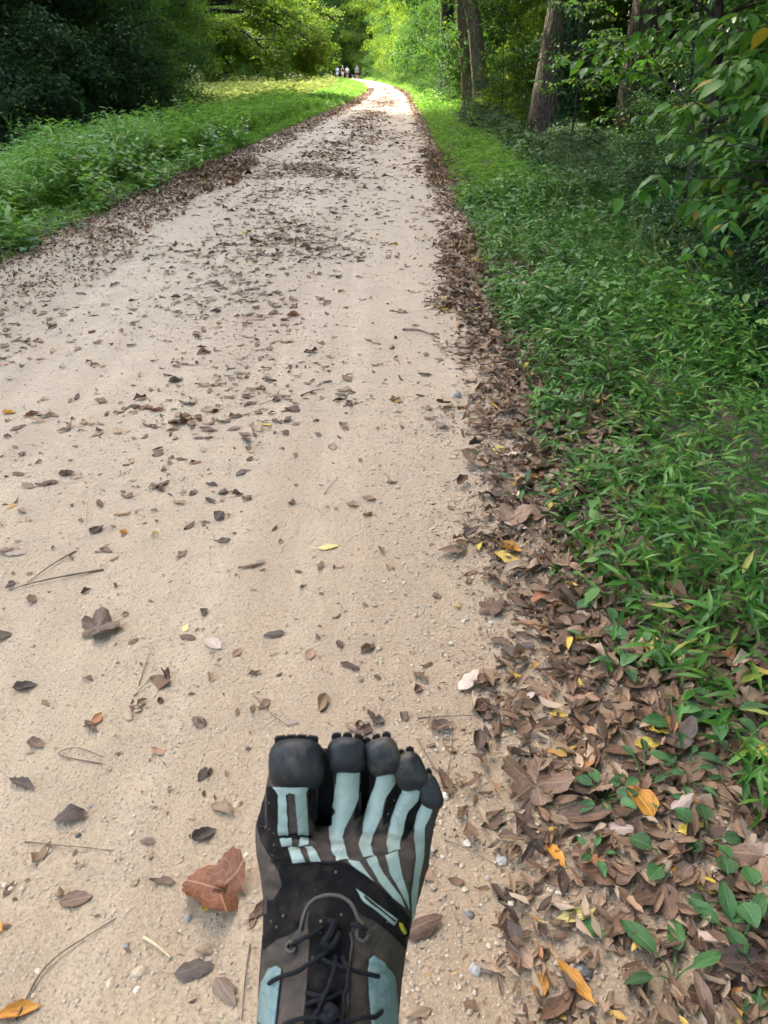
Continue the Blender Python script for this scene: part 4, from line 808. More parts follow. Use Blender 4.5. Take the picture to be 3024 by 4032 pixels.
# leaves strewn over the running surface: thin near, thick between the wheel tracks farther off
def strewn(n, y0, y1, size, seed, lod, power=1.0):
    rr = np.random.default_rng(seed); y = y0 + (y1 - y0) * rr.uniform(0, 1, n * 3) ** power; f = rr.uniform(0, 1, n * 3); x = Lx(y) + (Rx(y) - Lx(y)) * f
    cen = np.exp(-((f - .5 - .04 * np.sin(y * .4)) / .17) ** 2); edge = np.exp(-((f - 1) / .12) ** 2) + np.exp(-(f / .16) ** 2); trk = .06
    cl = .55 + .45 * np.sin(x * 3.1 + 1.7 * np.sin(y)) * np.sin(y * 1.7 + x)
    pr = np.clip((cen * np.interp(y, [0, 5, 12, 20, 60], [.45, .7, .9, 1, 1]) + edge * .7 + trk + .25 * np.interp(y, [0, 4, 8], [1, .7, .1])) * cl, 0, 1)
    k = rr.uniform(0, 1, n * 3) < pr; return litter(x[k][:n], y[k][:n], size, seed, lod, max(3, lod), .002, .08, .55)
parts = [strewn(4200, .5, 4.5, .013, 21, 3), strewn(3000, 3.5, 9, .02, 22, 3), strewn(750, .5, 3.5, .042, 11, 5), strewn(1500, 2.8, 7, .055, 12, 5), strewn(3400, 6, 13, .065, 13, 4, 1.1), strewn(9500, 11, 42, .09, 14, 3, 1.4), strewn(2600, 36, 75, .12, 15, 3)]
V, F = cat(parts); obj('strewn_leaves', mesh_np('strewn_leaves', V, F, M['dead_leaf'], True), kind='stuff', label='dry leaves strewn along the middle of the path into the distance', category='leaf litter')

# ------------------------------------------------------------------ gravel, pebbles, twigs
def ico():
    bm = bmesh.new(); bmesh.ops.create_icosphere(bm, subdivisions=1, radius=1); bm.verts.ensure_lookup_table()
    V = np.array([v.co[:] for v in bm.verts]); F = np.array([[v.index for v in f.verts] for f in bm.faces]); bm.free(); return V, F
IV, IF = ico()
def stones(x, y, size, seed, sink=.35):
    r = np.random.default_rng(seed); n = len(x); s = size[:, None, None]
    V = IV[None] * (1 + r.normal(0, .13, (n, len(IV), 1))) * (np.stack([r.uniform(.8, 1.3, n), r.uniform(.7, 1.1, n), r.uniform(.5, .85, n)], 1)[:, None] * s)
    a = r.uniform(0, 6.28, n); ca, sa = np.cos(a)[:, None], np.sin(a)[:, None]
    P = np.stack([x[:, None] + V[..., 0] * ca - V[..., 1] * sa, y[:, None] + V[..., 0] * sa + V[..., 1] * ca, zsurf(x, y)[:, None] + V[..., 2] + size[:, None] * sink], -1)
    return P.reshape(-1, 3), (np.arange(n)[:, None, None] * len(IV) + IF[None]).reshape(-1, 3)
def stonemat(name, stops, rough=.75):
    m, t, p, out = nodemat(name); geo = N(t, 'ShaderNodeNewGeometry'); oi = N(t, 'ShaderNodeObjectInfo')
    ad = N(t, 'ShaderNodeMath', operation='ADD'); t.links.new(geo.outputs['Random Per Island'], ad.inputs[0]); t.links.new(oi.outputs['Random'], ad.inputs[1])
    fr = N(t, 'ShaderNodeMath', operation='FRACT'); t.links.new(ad.outputs[0], fr.inputs[0])
    c = ramp(t, fr.outputs[0], stops); nz = N(t, 'ShaderNodeTexNoise', Scale=220, Detail=3.0); t.links.new(geo.outputs['Position'], nz.inputs['Vector'])
    c = mixc(t, 1.0, c, ramp(t, nz.outputs[0], [(.3, (.7, .7, .7)), (.7, (1.1, 1.1, 1.1))]), 'MULTIPLY')
    t.links.new(c, p.inputs['Base Color']); p.inputs['Roughness'].default_value = rough; return m
M['grit'] = stonemat('grit', [(0, (.30, .22, .15)), (.5, (.42, .33, .23)), (.85, (.44, .35, .24)), (.95, (.52, .45, .35)), (1, (.22, .21, .20))])
M['pebble'] = stonemat('pebble', [(0, (.34, .26, .165)), (.4, (.42, .33, .22)), (.75, (.50, .42, .31)), (1, (.36, .26, .15))], .6)
M['pebble_grey'] = stonemat('pebble_grey', [(0, (.18, .165, .145)), (.5, (.27, .24, .205)), (1, (.34, .30, .25))], .6)
M['pebble_blue'] = stonemat('pebble_blue', [(0, (.085, .08, .074)), (1, (.13, .122, .11))], .45)
parts = []
def gritpatch(n, y0, y1, x0, x1, s0, s1, seed, power=1.0, bias=1.0):
    rr = np.random.default_rng(seed); y = y0 + (y1 - y0) * rr.uniform(0, 1, n) ** power; f = rr.uniform(0, 1, n) ** bias; x = x0(y) + (x1(y) - x0(y)) * f
    sz = s0 * (s1 / s0) ** (rr.uniform(0, 1, n) ** 2.5); parts.append(stones(x, y, sz, seed))
wide = lambda y: np.maximum(Lx(y), -.62 * y - .25)
gritpatch(15000, .5, 2.6, wide, lambda y: Rx(y) + .05, .0008, .0032, 101, 1.0, .8)
gritpatch(9000, 2.4, 7, wide, lambda y: Rx(y), .0014, .0042, 102, 1.1)
gritpatch(9000, .5, 3.2, lambda y: Rx(y) - .75, lambda y: Rx(y) + .1, .0012, .0058, 103, .9, .8)
gritpatch(700, .5, 3.2, lambda y: Rx(y) - .75, lambda y: Rx(y) + .15, .004, .0095, 104, .9, .9)
V, F = cat(parts); obj('gravel', mesh_np('gravel', V, F, M['grit'], False), kind='stuff', label='fine pale gravel and grit on the path surface', category='gravel')
def pebble_mesh(seed):
    bm = bmesh.new(); bmesh.ops.create_icosphere(bm, subdivisions=2, radius=1); r = random.Random(seed)
    k = [r.uniform(.8, 1.25), r.uniform(.75, 1.05), r.uniform(.55, .8)]; ph = r.uniform(0, 6)
    for v in bm.verts:
        f = 1 + r.uniform(-.07, .07) + .12 * math.sin(3 * v.co.x + ph) * math.sin(2.5 * v.co.y + ph) + .06 * math.sin(5 * v.co.z + 2 * ph)
        v.co = Vector((v.co.x * k[0], v.co.y * k[1], v.co.z * k[2])) * f
    me = bpy.data.meshes.new('pebble'); bm.to_mesh(me); bm.free()
    me.materials.append(M['pebble']); return me
PEB = [pebble_mesh(i) for i in range(5)]
def pebble(px, py, s, mat, label, group=None):
    x, y = ground_at(px, py); o = bpy.data.objects.new('pebble', PEB[lrng.randrange(5)]); link(o)
    o.location = (x, y, float(zsurf(np.float64(x), np.float64(y))) + s * .02); o.rotation_euler = (lrng.uniform(-.3, .3), 0, lrng.uniform(0, 6)); o.scale = (s, s, s)
    o.material_slots[0].link = 'OBJECT'; o.material_slots[0].material = M[mat]; o['label'] = label; o['category'] = 'pebble'
    if group: o['group'] = group
for a in [(301, 2097, .0095, 'pebble', 'largest pale round pebble on the lower left sand'), (272, 2042, .007, 'pebble_grey', 'tan pebble at the end of the broken straw stick'), (1256, 2106, .016, 'pebble_blue', 'blue-grey angular stone in the lower right litter'),
          (1013, 1980, .008, 'pebble_blue', 'small blue stone right of the shoe'), (1090, 1800, .008, 'pebble_blue', 'small dark blue stone below the large pale lobed leaf'), (1145, 1468, .010, 'pebble_blue', 'bluish chip in the litter near the verge'),
          (1105, 1437, .012, 'pebble', 'round cream pebble in the litter, farther off'), (1085, 1865, .014, 'pebble_grey', 'grey-brown round pebble in the litter right of the shoe'), (1027, 2100, .013, 'pebble_grey', 'dull grey stone at the path edge below'), (1560, 1733, .012, 'pebble', 'brown pebble between the small weeds at right'),
          (1600, 1735, .011, 'pebble_grey', 'light grey pebble beside the brown one at right'), (1640, 2130, .011, 'pebble', 'amber pebble at the lower right'), (1690 - 90, 2105, .014, 'pebble', 'pale quartz pebble at the lower right'), (1535, 2205, .015, 'pebble', 'yellowish knobbly stone at the bottom edge'),
          (1330, 1560, .012, 'pebble_grey', 'whitish stone among the yellow leaves'), (405, 1983, .009, 'pebble_grey', 'smooth grey pebble pressed into the left sand'), (445, 1875, .008, 'pebble', 'white pebble above the reddish cupped leaf'), (50, 1923, .007, 'pebble', 'paired pale pebble, right one, at the left edge'),
          (25, 1923, .006, 'pebble', 'paired pale pebble, left one, at the left edge'), (107, 1840, .008, 'pebble', 'tan pebble by the long twig at left'), (170, 1808, .007, 'pebble_blue', 'blue-grey flat chip below the dark crumbling clump'), (195, 1745, .006, 'pebble_grey', 'light grey chip on the dark crumbling clump'), (237, 2125, .006, 'pebble', 'pale pebble left of the largest round pebble'),
          (930, 1850, .007, 'pebble_blue', 'tiny blue stone near the little toe'), (985, 860, .03, 'pebble_grey', 'pale grey flat stone at the litter edge in the middle distance')]:
    pebble(*a)
for i in range(70):
    px, py = lrng.uniform(0, 1100), lrng.uniform(1250, 2205)
    pebble(px, py, lrng.uniform(.0028, .0058), 'pebble', 'tiny pale pebble sitting on the near sand', 'tiny pebbles on the near sand')
M['twig'] = flatmat('twig', (.12, .085, .06), .8, .2, .35, 40, .4, 200)
M['twig_pale'] = flatmat('twig_pale', (.42, .32, .20), .75, .2, .25, 60, .4, 200)
def twig(pix, r0, label, mat='twig', name='twig', fork=None, group=None):
    r0 = r0 * .6
    pts = np.array([(*ground_at(*q),) for q in pix]); x, y = ground_at(*pix[0])
    s = np.linspace(0, 1, 14); ks = np.linspace(0, 1, len(pts)); P = np.stack([np.interp(s, ks, pts[:, i]) for i in range(2)], 1)
    for _ in range(2): P[1:-1] = (P[:-2] + 2 * P[1:-1] + P[2:]) / 4
    z = zsurf(P[:, 0], P[:, 1]) + r0 * .9 + .006 * np.sin(s * 3.1); P = np.concatenate([P, z[:, None]], 1)
    parts = [tube(P, np.linspace(r0, r0 * .45, 14) * (1 + .12 * np.sin(np.arange(14) * 2.1)), 6)]
    if fork:
        i, dx, dy = fork; b = np.stack([P[i], P[i] + [dx * .5, dy * .5, .004], P[i] + [dx, dy, .001]]); parts.append(tube(b, [r0 * .6, r0 * .5, r0 * .3], 5))
    V, F = cat(parts); o_ = P[0].copy(); o = obj(name, mesh_np('twig', V - o_, F, M[mat], True), label=label, category='twig'); o.location = o_
    if group: o['group'] = group
for a in [([(35, 2205), (85, 2110), (130, 2065), (250, 1985)], .0032, 'long thin curved twig at the lower left corner'), ([(55, 1823), (110, 1833), (245, 1840)], .0025, 'thin straight twig lying level left of the shoe'), ([(310, 2025), (368, 2068)], .0055, 'short pale broken straw stick on the lower left sand', 'twig_pale'),
          ([(540, 2040), (530, 2120), (522, 2205)], .0028, 'brown stalk lying along the inner side of the shoe'), ([(222, 1655), (115, 1640), (165, 1620), (225, 1640)], .0026, 'bent thin stalk doubled back on itself at left'), ([(553, 1505), (590, 1550), (625, 1570)], .0024, 'thin forked twig above the big toe', 'twig', 'twig', (8, -.03, -.04)),
          ([(300, 1485), (320, 1430), (330, 1400)], .002, 'fine upright stalk on the left sand'), ([(290, 1508), (345, 1460)], .0024, 'short stalk beside the fine upright stalk'), ([(225, 1235), (100, 1262), (20, 1280)], .005, 'long dark stick lying level at the left edge'), ([(165, 1195), (60, 1265)], .004, 'shorter stick crossing the long dark stick'),
          ([(1160, 1450), (1260, 1440), (1300, 1425)], .006, 'dark crooked twig in the litter by the verge'), ([(900, 1600), (960, 1700), (975, 1640), (978, 1560)], .002, 'fine bent stem right of the toes'), ([(960, 1820), (1000, 1840), (1080, 1880)], .0022, 'thin stem lying outward from the little toe'),
          ([(900, 1555), (1000, 1555), (1095, 1552)], .0022, 'thin straight stem lying level toward the verge'), ([(870, 715), (905, 718), (950, 735)], .012, 'dark stick at the litter edge in the middle distance'), ([(1030, 2105), (1090, 2120)], .006, 'short grey stick at the path edge low down'),
          ([(185, 1140), (192, 1070)], .003, 'thin pale stalk standing out on the left half', 'twig_pale'), ([(700, 1065), (730, 1030)], .003, 'thin stalk on the middle of the path'), ([(1170, 2210), (1230, 2160)], .003, 'pale stalk at the bottom edge in the litter', 'twig_pale'), ([(1270, 1995), (1340, 2065)], .002, 'long pale stalk of the small green leaf', 'twig_pale'),
          ([(10, 1195), (45, 1190)], .003, 'short stalk by the pale pink leaf'), ([(560, 875), (640, 850)], .002, 'faint thin stem across the middle of the path'), ([(650, 855), (700, 840)], .006, 'short dark stick in the middle distance')]:
    twig(*a)

# ------------------------------------------------------------------ single weeds at the lower right and on the left verge
def weed_leaf(L, W, droop, outline, fold=.25, serr=0.0, seed=0):
    r = np.random.default_rng(seed); tt, ss = np.meshgrid(np.linspace(0, 1, 15), np.linspace(-1, 1, 5), indexing='ij')
    wv = outline(tt) * (1 + serr * (np.arange(15)[:, None] % 2))
    x = tt * L; y = ss * wv * W * .5; z = fold * np.abs(ss) * wv * W * .5 - droop * L * tt ** 2 + .25 * L * tt + .02 * L * np.sin(tt * 8) * ss
    V = np.stack([x, y, z], -1).reshape(-1, 3); i, j = np.meshgrid(np.arange(14), np.arange(4), indexing='ij'); a = i * 5 + j
    return V, np.stack([a, a + 1, a + 6, a + 5], -1).reshape(-1, 4), np.stack([tt, ss * wv], -1).reshape(-1, 2)
spoon = lambda t: np.where(t < .25, .12 + .2 * t, np.sin(np.pi * np.clip((t - .18) / .82, 0, 1) ** .85) ** .75 + .03)
M['weed'] = dryleaf('weed', (.048, .125, .034), (.032, .09, .027), (.10, .19, .07), transl=.3)
M['weed_pale'] = dryleaf('weed_pale', (.075, .175, .055), (.05, .13, .045), (.14, .24, .10), transl=.3)
def weed(px, py, label, n, L, W, outline=ovate, droop=.3, mat='weed', stalk=.03, name='broadleaf_weed', serr=0.0, seed=0, spread=6.28, rot=0.0, xy=None):
    x, y = xy or ground_at(px, py); o = thing(name, (x, y, float(zsurf(np.float64(x), np.float64(y)))), label, 'weed'); r = random.Random(seed + int(px))
    for i in range(n):
        an = rot + spread * i / n + r.uniform(-.25, .25); l = L * r.uniform(.7, 1.1)
        V, F, uv = weed_leaf(l, W * l / L, droop * r.uniform(.6, 1.3), outline, serr=serr, seed=i)
        lf = obj('leaf', mesh_np('leaf', V, F, M[mat], True, uv), o); k = stalk * r.uniform(.5, 1)
        lf.location = (math.cos(an) * k, math.sin(an) * k, .008 + stalk * r.uniform(.2, .8)); lf.rotation_euler = (r.uniform(-.3, .3), r.uniform(-.25, .15), an)
    parts = []
    for i, ch in enumerate(list(o.children)):
        parts.append(tube(np.array([(0, 0, -.005), Vector(ch.location) * .5 + Vector((0, 0, .004)), ch.location]), [.0018, .0015, .0012], 5))
    V, F = cat(parts); obj('stem', mesh_np('stem', V, F, M['leaf_broad'], True), o)
    return o
weed(1450, 2130, 'rosette of long toothed leaves at the lower right corner', 4, .09, .026, spoon, .25, serr=.14, name='dandelion_rosette', seed=1, spread=3.6, rot=.4)
weed(1590, 2060, 'upright long leaf with a pale midrib beside the toothed rosette', 3, .10, .032, spoon, .2, serr=.12, name='dandelion_rosette', seed=2, spread=2.0, rot=.9)
weed(1525, 1830, 'plantain with broad round dark leaves right of the litter', 5, .05, .035, spoon, .3, name='plantain', seed=3)
weed(1440, 1880, 'plantain leaf pair resting on yellow leaves', 2, .05, .035, spoon, .25, name='plantain', seed=4, spread=2.5, rot=2.4)
weed(1300, 1735, 'small weed of light toothed leaves in the middle of the litter', 7, .045, .026, ovate, .3, 'weed_pale', .035, serr=.08, name='seedling_weed', seed=5)
weed(1280, 1860, 'tiny seedling with bright leaves below the small weed', 5, .032, .016, ovate, .3, 'weed_pale', .025, name='seedling_weed', seed=6)
weed(1390, 1700, 'trailing creeper sprig with dark paired leaves', 8, .036, .018, ovate, .3, 'weed', .06, name='creeper_sprig', seed=7)
weed(1470, 1690, 'creeper sprig with narrow dark leaves near the beige crumpled leaf', 7, .04, .018, ovate, .3, 'weed', .06, name='creeper_sprig', seed=8)
weed(1545, 1560, 'broad toothed light green weed in front of the stiltgrass', 7, .06, .034, ovate, .35, 'weed_pale', .05, serr=.08, seed=9)
weed(1460, 1585, 'low weed of rounded green leaves beside the spotted yellow leaf', 4, .06, .036, ovate, .3, 'weed', .03, serr=.06, seed=10)
weed(1380, 1420, 'pale blue-green broadleaf weed at the stiltgrass edge', 5, .075, .045, ovate, .35, 'weed_pale', .04, seed=11)
weed(1350, 1455, 'blue-green weed with drooping leaves below the pale one', 4, .065, .035, ovate, .4, 'weed', .03, seed=12)
weed(1570, 1960, 'heart-leaved creeper over the orange leaves', 4, .045, .042, ovate, .3, 'weed_pale', .05, name='creeper_sprig', seed=13)
weed(1640, 1990, 'heart-leaved creeper at the right frame edge', 4, .05, .045, ovate, .3, 'weed', .05, name='creeper_sprig', seed=14)
weed(1640, 2130, 'toothed green weed at the right edge, low down', 3, .07, .03, spoon, .3, 'weed', .03, serr=.12, seed=15)
weed(1600, 1690, 'narrow-leaved sprig reaching out of the stiltgrass', 7, .065, .018, lance, .35, 'weed', .06, seed=16)
weed(1310, 1320, 'broad pale leaf pair at the stiltgrass fringe', 4, .07, .035, ovate, .3, 'weed_pale', .03, seed=17)
weed(1190, 880, 'light green weed at the fringe in the middle distance', 6, .08, .035, ovate, .3, 'weed_pale', .05, seed=18)
weed(1130, 1080, 'sprig of narrow leaves lying over the litter strip', 6, .075, .016, lance, .3, 'weed', .06, seed=19)
weed(1090, 600, 'clump of light broad leaves on the right path edge', 7, .12, .05, ovate, .3, 'weed_pale', .06, seed=20)
weed(60, 545, 'clump of pale broad leaves at the left verge foot', 8, .12, .06, ovate, .35, 'weed_pale', .08, seed=21)
weed(165, 500, 'low broadleaf weed on the left path edge', 7, .11, .055, ovate, .35, 'weed', .07, seed=22)
weed(330, 420, 'bright broadleaf weed among grass on the left path edge', 7, .13, .06, ovate, .35, 'weed_pale', .08, seed=23)
def tall_weed(x, y, h, label, n=9, leaf=.12, seed=1, spike=True, mat='weed'):
    o = thing('tall_weed', (x, y, float(zground(np.float64(x), np.float64(y)))), label, 'weed'); r = random.Random(seed)
    parts = [tube(np.array([(0, 0, -.02), (.01, 0, h * .5), (.0, .01, h)]), [.006, .005, .003], 6)]
    if spike:
        for k in range(4): parts.append(tube(np.array([(0, 0, h * .92), (r.uniform(-.05, .05), r.uniform(-.05, .05), h), (r.uniform(-.1, .1), r.uniform(-.08, .08), h * 1.22)]), [.004, .006, .003], 5))
    V, F = cat(parts); obj('stem', mesh_np('stem', V, F, M['leaf_broad'], True), o)
    for i in range(n):
        V, F, uv = weed_leaf(leaf * r.uniform(.7, 1.1), leaf * .42, .5, ovate, seed=i); lf = obj('leaf', mesh_np('leaf', V, F, M[mat], True, uv), o)
        f = .3 + .65 * i / n; lf.location = (0, 0, h * f); lf.rotation_euler = (0, 0, i * 2.4)
for i, (x, y, h, lab, sp) in enumerate([(-4.1, 17.3, .95, 'tall weed with grey flower spikes above the left verge grass', True), (-4.35, 18.1, .85, 'second spiked weed behind the first on the left verge', True), (-4.6, 13.2, .75, 'tall stalky weed at the crest of the left verge', True), (-3.4, 22, .8, 'leafy tall weed far along the left verge', False),
                                        (-5.2, 10.4, .72, 'tall weed at the left frame edge above the grass', True), (-4.9, 11.2, .66, 'weed stalk near the left frame edge', True), (2.0, 12.3, .5, 'large-leaved weed at the wood edge before the thick trunk', False)]):
    tall_weed(x, y, h, lab, 12 if not sp else 9, .2 if i == 6 else .13, i, sp, 'weed' if i % 2 else 'weed_pale')

# ------------------------------------------------------------------ walkers far along the path
M['skin'] = flatmat('skin', (.48, .30, .21), .55, .4); M['hair'] = flatmat('hair', (.06, .045, .035), .7, .3)
M['white_cloth'] = flatmat('white_cloth', (.78, .78, .76), .85, .2); M['black_cloth'] = flatmat('black_cloth', (.018, .018, .02), .85, .2)
M['grey_cloth'] = flatmat('grey_cloth', (.24, .27, .31), .85, .2); M['navy_cloth'] = flatmat('navy_cloth', (.03, .035, .05), .85, .2); M['denim'] = flatmat('denim', (.12, .15, .21), .85, .2)
M['grey_hair'] = flatmat('grey_hair', (.35, .33, .31), .7, .3); M['shoe_rubber'] = flatmat('shoe_rubber', (.04, .04, .04), .7, .3)
def skinned(name, verts, edges, radii, mat, parent, sub=1):
    me = bpy.data.meshes.new(name); me.from_pydata(verts, edges, []); tmp = bpy.data.objects.new(name + '_skeleton', me); link(tmp)
    md = tmp.modifiers.new('skin', 'SKIN'); md.use_smooth_shade = True
    for i, rr in enumerate(radii): me.skin_vertices[0].data[i].radius = rr if isinstance(rr, tuple) else (rr, rr)
    me.skin_vertices[0].data[0].use_root = True
    tmp.modifiers.new('sub', 'SUBSURF').levels = sub
    dg = bpy.context.evaluated_depsgraph_get(); ev = bpy.data.meshes.new_from_object(tmp.evaluated_get(dg)); bpy.data.objects.remove(tmp)
    ev.materials.clear(); ev.materials.append(M[mat]); return obj(name, ev, parent)
def person(x, y, rz, label, shirt, bottom, step, cap=None, hair='hair', H=1.75, sleeveless=False):
    o = thing('person', (x, y, float(zsurf(np.float64(x), np.float64(y)))), label, 'person', 'walkers far along the path', rz, H / 1.75)
    v = [(0, 0, .95), (0, 0, 1.15), (0, 0, 1.38), (0, 0, 1.49), (0, -.01, 1.56), (0, -.015, 1.66), (0, -.01, 1.73)]; e = [(0, 1), (1, 2), (2, 3), (3, 4), (4, 5), (5, 6)]; rd = [(.14, .105), (.125, .095), (.17, .10), .055, .058, (.075, .09), .055]
    for s in (-1, 1):
        i = len(v); st = step * s
        v += [(.09 * s, 0, .88), (.10 * s, -st * .5, .50), (.10 * s, -st + (.08 if st < 0 else 0), .09), (.11 * s, -st - .13 + (.08 if st < 0 else 0), .035)]
        e += [(0, i), (i, i + 1), (i + 1, i + 2), (i + 2, i + 3)]; rd += [.085, .06, .04, .035]
        j = len(v); v += [(.19 * s, 0, 1.40), (.24 * s, .02 + st * .25, 1.14), (.25 * s, -.06 + st * .5, .90), (.25 * s, -.09 + st * .55, .81)]
        e += [(2, j), (j, j + 1), (j + 1, j + 2), (j + 2, j + 3)]; rd += [.06, .045, .036, .038]
    body = skinned('body', v, e, rd, 'skin', o)
    # clothes follow the same skeleton, a little wider
    sv = [(0, 0, .90), (0, 0, 1.15), (0, 0, 1.38), (0, 0, 1.46)]; se = [(0, 1), (1, 2), (2, 3)]; sr = [(.165, .125), (.15, .118), (.19, .118), .08]
    if not sleeveless:
        for s in (-1, 1):
            j = len(sv); sv += [(.19 * s, 0, 1.41), (.235 * s, .02 + step * s * .18, 1.20)]; se += [(2, j), (j, j + 1)]; sr += [.075, .066]
    skinned('shirt', sv, se, sr, shirt, o)
    bv = [(0, 0, .97)]; be = []; br = [(.155, .12)]
    for s in (-1, 1):
        st = step * s; j = len(bv); bv += [(.09 * s, 0, .86), (.10 * s, -st * .47, .53)]; be += [(0, j), (j, j + 1)]; br += [.105, .092]
    skinned('shorts', bv, be, br, bottom, o)
    if cap:
        skinned('cap', [(0, .0, 1.72), (0, 0, 1.765), (0, -.16, 1.715)], [(0, 1), (0, 2)], [.088, .06, (.06, .015)], cap, o)
    else:
        skinned('hair', [(0, .02, 1.70), (0, .02, 1.75), (0, .05, 1.64)], [(0, 1), (0, 2)], [.082, .055, .06], hair, o)
    for s in (-1, 1):
        st = step * s; f = .08 if st < 0 else 0
        skinned('shoe', [(.10 * s, -st + f + .03, .05), (.11 * s, -st - .15 + f, .035)], [(0, 1)], [.05, .04], 'shoe_rubber', o)
person(-3.95, 130, 0, 'walker in a grey shirt and dark shorts, ahead of the group', 'grey_cloth', 'navy_cloth', .12, None, 'grey_hair', 1.84)
person(-5.75, 139, .1, 'walker in a white shirt and blue shorts, middle of the group', 'white_cloth', 'denim', -.12, None, 'hair', 1.74)
person(-6.6, 141.5, -.1, 'walker in a black top with a white cap', 'black_cloth', 'white_cloth', .1, 'white_cloth', 'hair', 1.76, True)
person(-7.75, 147, .2, 'walker in a white shirt at the back of the group', 'white_cloth', 'white_cloth', -.1, None, 'hair', 1.8)

# ------------------------------------------------------------------ the toe shoe on the raised foot
# Built in the frame of the raised foot: x across, y towards the toes, z up out of the instep. Drawing units are
# those of a top view of the shoe (1255 units = the 0.108 m width across the toes), h is the height above the sole.
M['upper_brown'] = flatmat('upper_brown', (.040, .030, .023), .85, .25, .22, 90, .5, 900, .0006, dust=.22)
M['black_suede'] = flatmat('black_suede', (.0055, .005, .005), .95, .1, .4, 140, .5, 1200, .0006, dust=.10, lint=.6)
M['toe_rubber'] = flatmat('toe_rubber', (.010, .011, .013), .55, .3, .45, 50, .6, 120, .0012, dust=.5)
M['sole_rubber'] = flatmat('sole_rubber', (.007, .007, .007), .75, .15, .3, 60)
M['lace'] = flatmat('lace', (.007, .007, .009), .9, .15, .3, 300, .6, 1500, .0006)
M['piping'] = flatmat('piping', (.055, .048, .04), .8, .25, .2, 200)
M['trouser'] = flatmat('trouser', (.05, .052, .058), .9, .2, .2, 60, .5, 700, .0006)
M['yellow_print'] = flatmat('yellow_print', (.35, .30, .02), .7, .3, .4, 500)
def aqua(name, cells):
    m, t, p, out = nodemat(name); tc = N(t, 'ShaderNodeTexCoord')
    nz = N(t, 'ShaderNodeTexNoise', Scale=70, Detail=5.0); t.links.new(tc.outputs['Object'], nz.inputs['Vector'])
    c = ramp(t, nz.outputs[0], [(.3, (.15, .195, .165)), (.7, (.21, .262, .222))])
    vo = N(t, 'ShaderNodeTexVoronoi', Scale=110 if cells else 190, feature='DISTANCE_TO_EDGE'); t.links.new(tc.outputs['Object'], vo.inputs['Vector'])
    if cells:
        c = mixc(t, .7, c, (.08, .135, .135)); c = mixc(t, ramp(t, vo.outputs[0], [(.0, (.85, .85, .85)), (.07, (0, 0, 0))]), c, (.05, .10, .13))
    else:
        n2 = N(t, 'ShaderNodeTexNoise', Scale=40, Detail=2.0); t.links.new(tc.outputs['Object'], n2.inputs['Vector'])
        k = mixc(t, 1.0, ramp(t, vo.outputs[0], [(.0, (.6, .6, .6)), (.035, (0, 0, 0))]), ramp(t, n2.outputs[0], [(.52, (0, 0, 0)), (.62, (1, 1, 1))]), 'MULTIPLY')
        c = mixc(t, k, c, (.06, .07, .07))
    t.links.new(c, p.inputs['Base Color']); p.inputs['Roughness'].default_value = .5
    t.links.new(bump(t, nz.outputs[0], .3, .001), p.inputs['Normal']); return m
M['aqua'] = aqua('aqua', False); M['aqua_cells'] = aqua('aqua_cells', True)
D0 = .500                                     # from the phone to the sole plane, along the foot's z axis
foot_m = Matrix.LocRotScale(cam.location, cam.rotation_euler, None)
UX, UY, UK = 900 - 1512, 2016 - 2800, 950 / 1659
ORG = Vector((0, 0, 0))
def ray(u, v): return Vector(((UX + u * UK) / FPX, (UY - v * UK) / FPX, -1.0))
def fp(u, v, h): return ray(u, v) * (D0 - h)
def upx(du, h=.02): return du * UK / FPX * (D0 - h)
shoe = thing('toe_shoe', (0, 0, 0), 'black and brown toe shoe with pale aqua stripes, held up over the path', 'shoe')
base = foot_m @ fp(690, 3250, 0.0)
shoe.matrix_world = Matrix.LocRotScale(base, cam.rotation_euler, None)
SO = fp(690, 3250, 0.0)
def sp(u, v, h): return np.array(fp(u, v, h) - SO)
BODY = [(560, 260, 1350, .006, .034), (700, 215, 1400, .004, .037), (790, 190, 1405, .003, .020), (850, 188, 1400, .003, .031), (930, 192, 1385, .002, .041), (1020, 202, 1370, .002, .047), (1150, 228, 1345, .002, .052), (1300, 245, 1300, .002, .058), (1500, 240, 1245, .002, .066), (1700, 225, 1208, .002, .072), (1900, 210, 1182, .002, .079), (2151, 200, 1162, .002, .089), (2450, 215, 1140, .002, .100), (2750, 260, 1100, .002, .105), (3050, 330, 1020, .003, .10), (3250, 430, 930, .006, .09), (3330, 560, 800, .015, .07)]
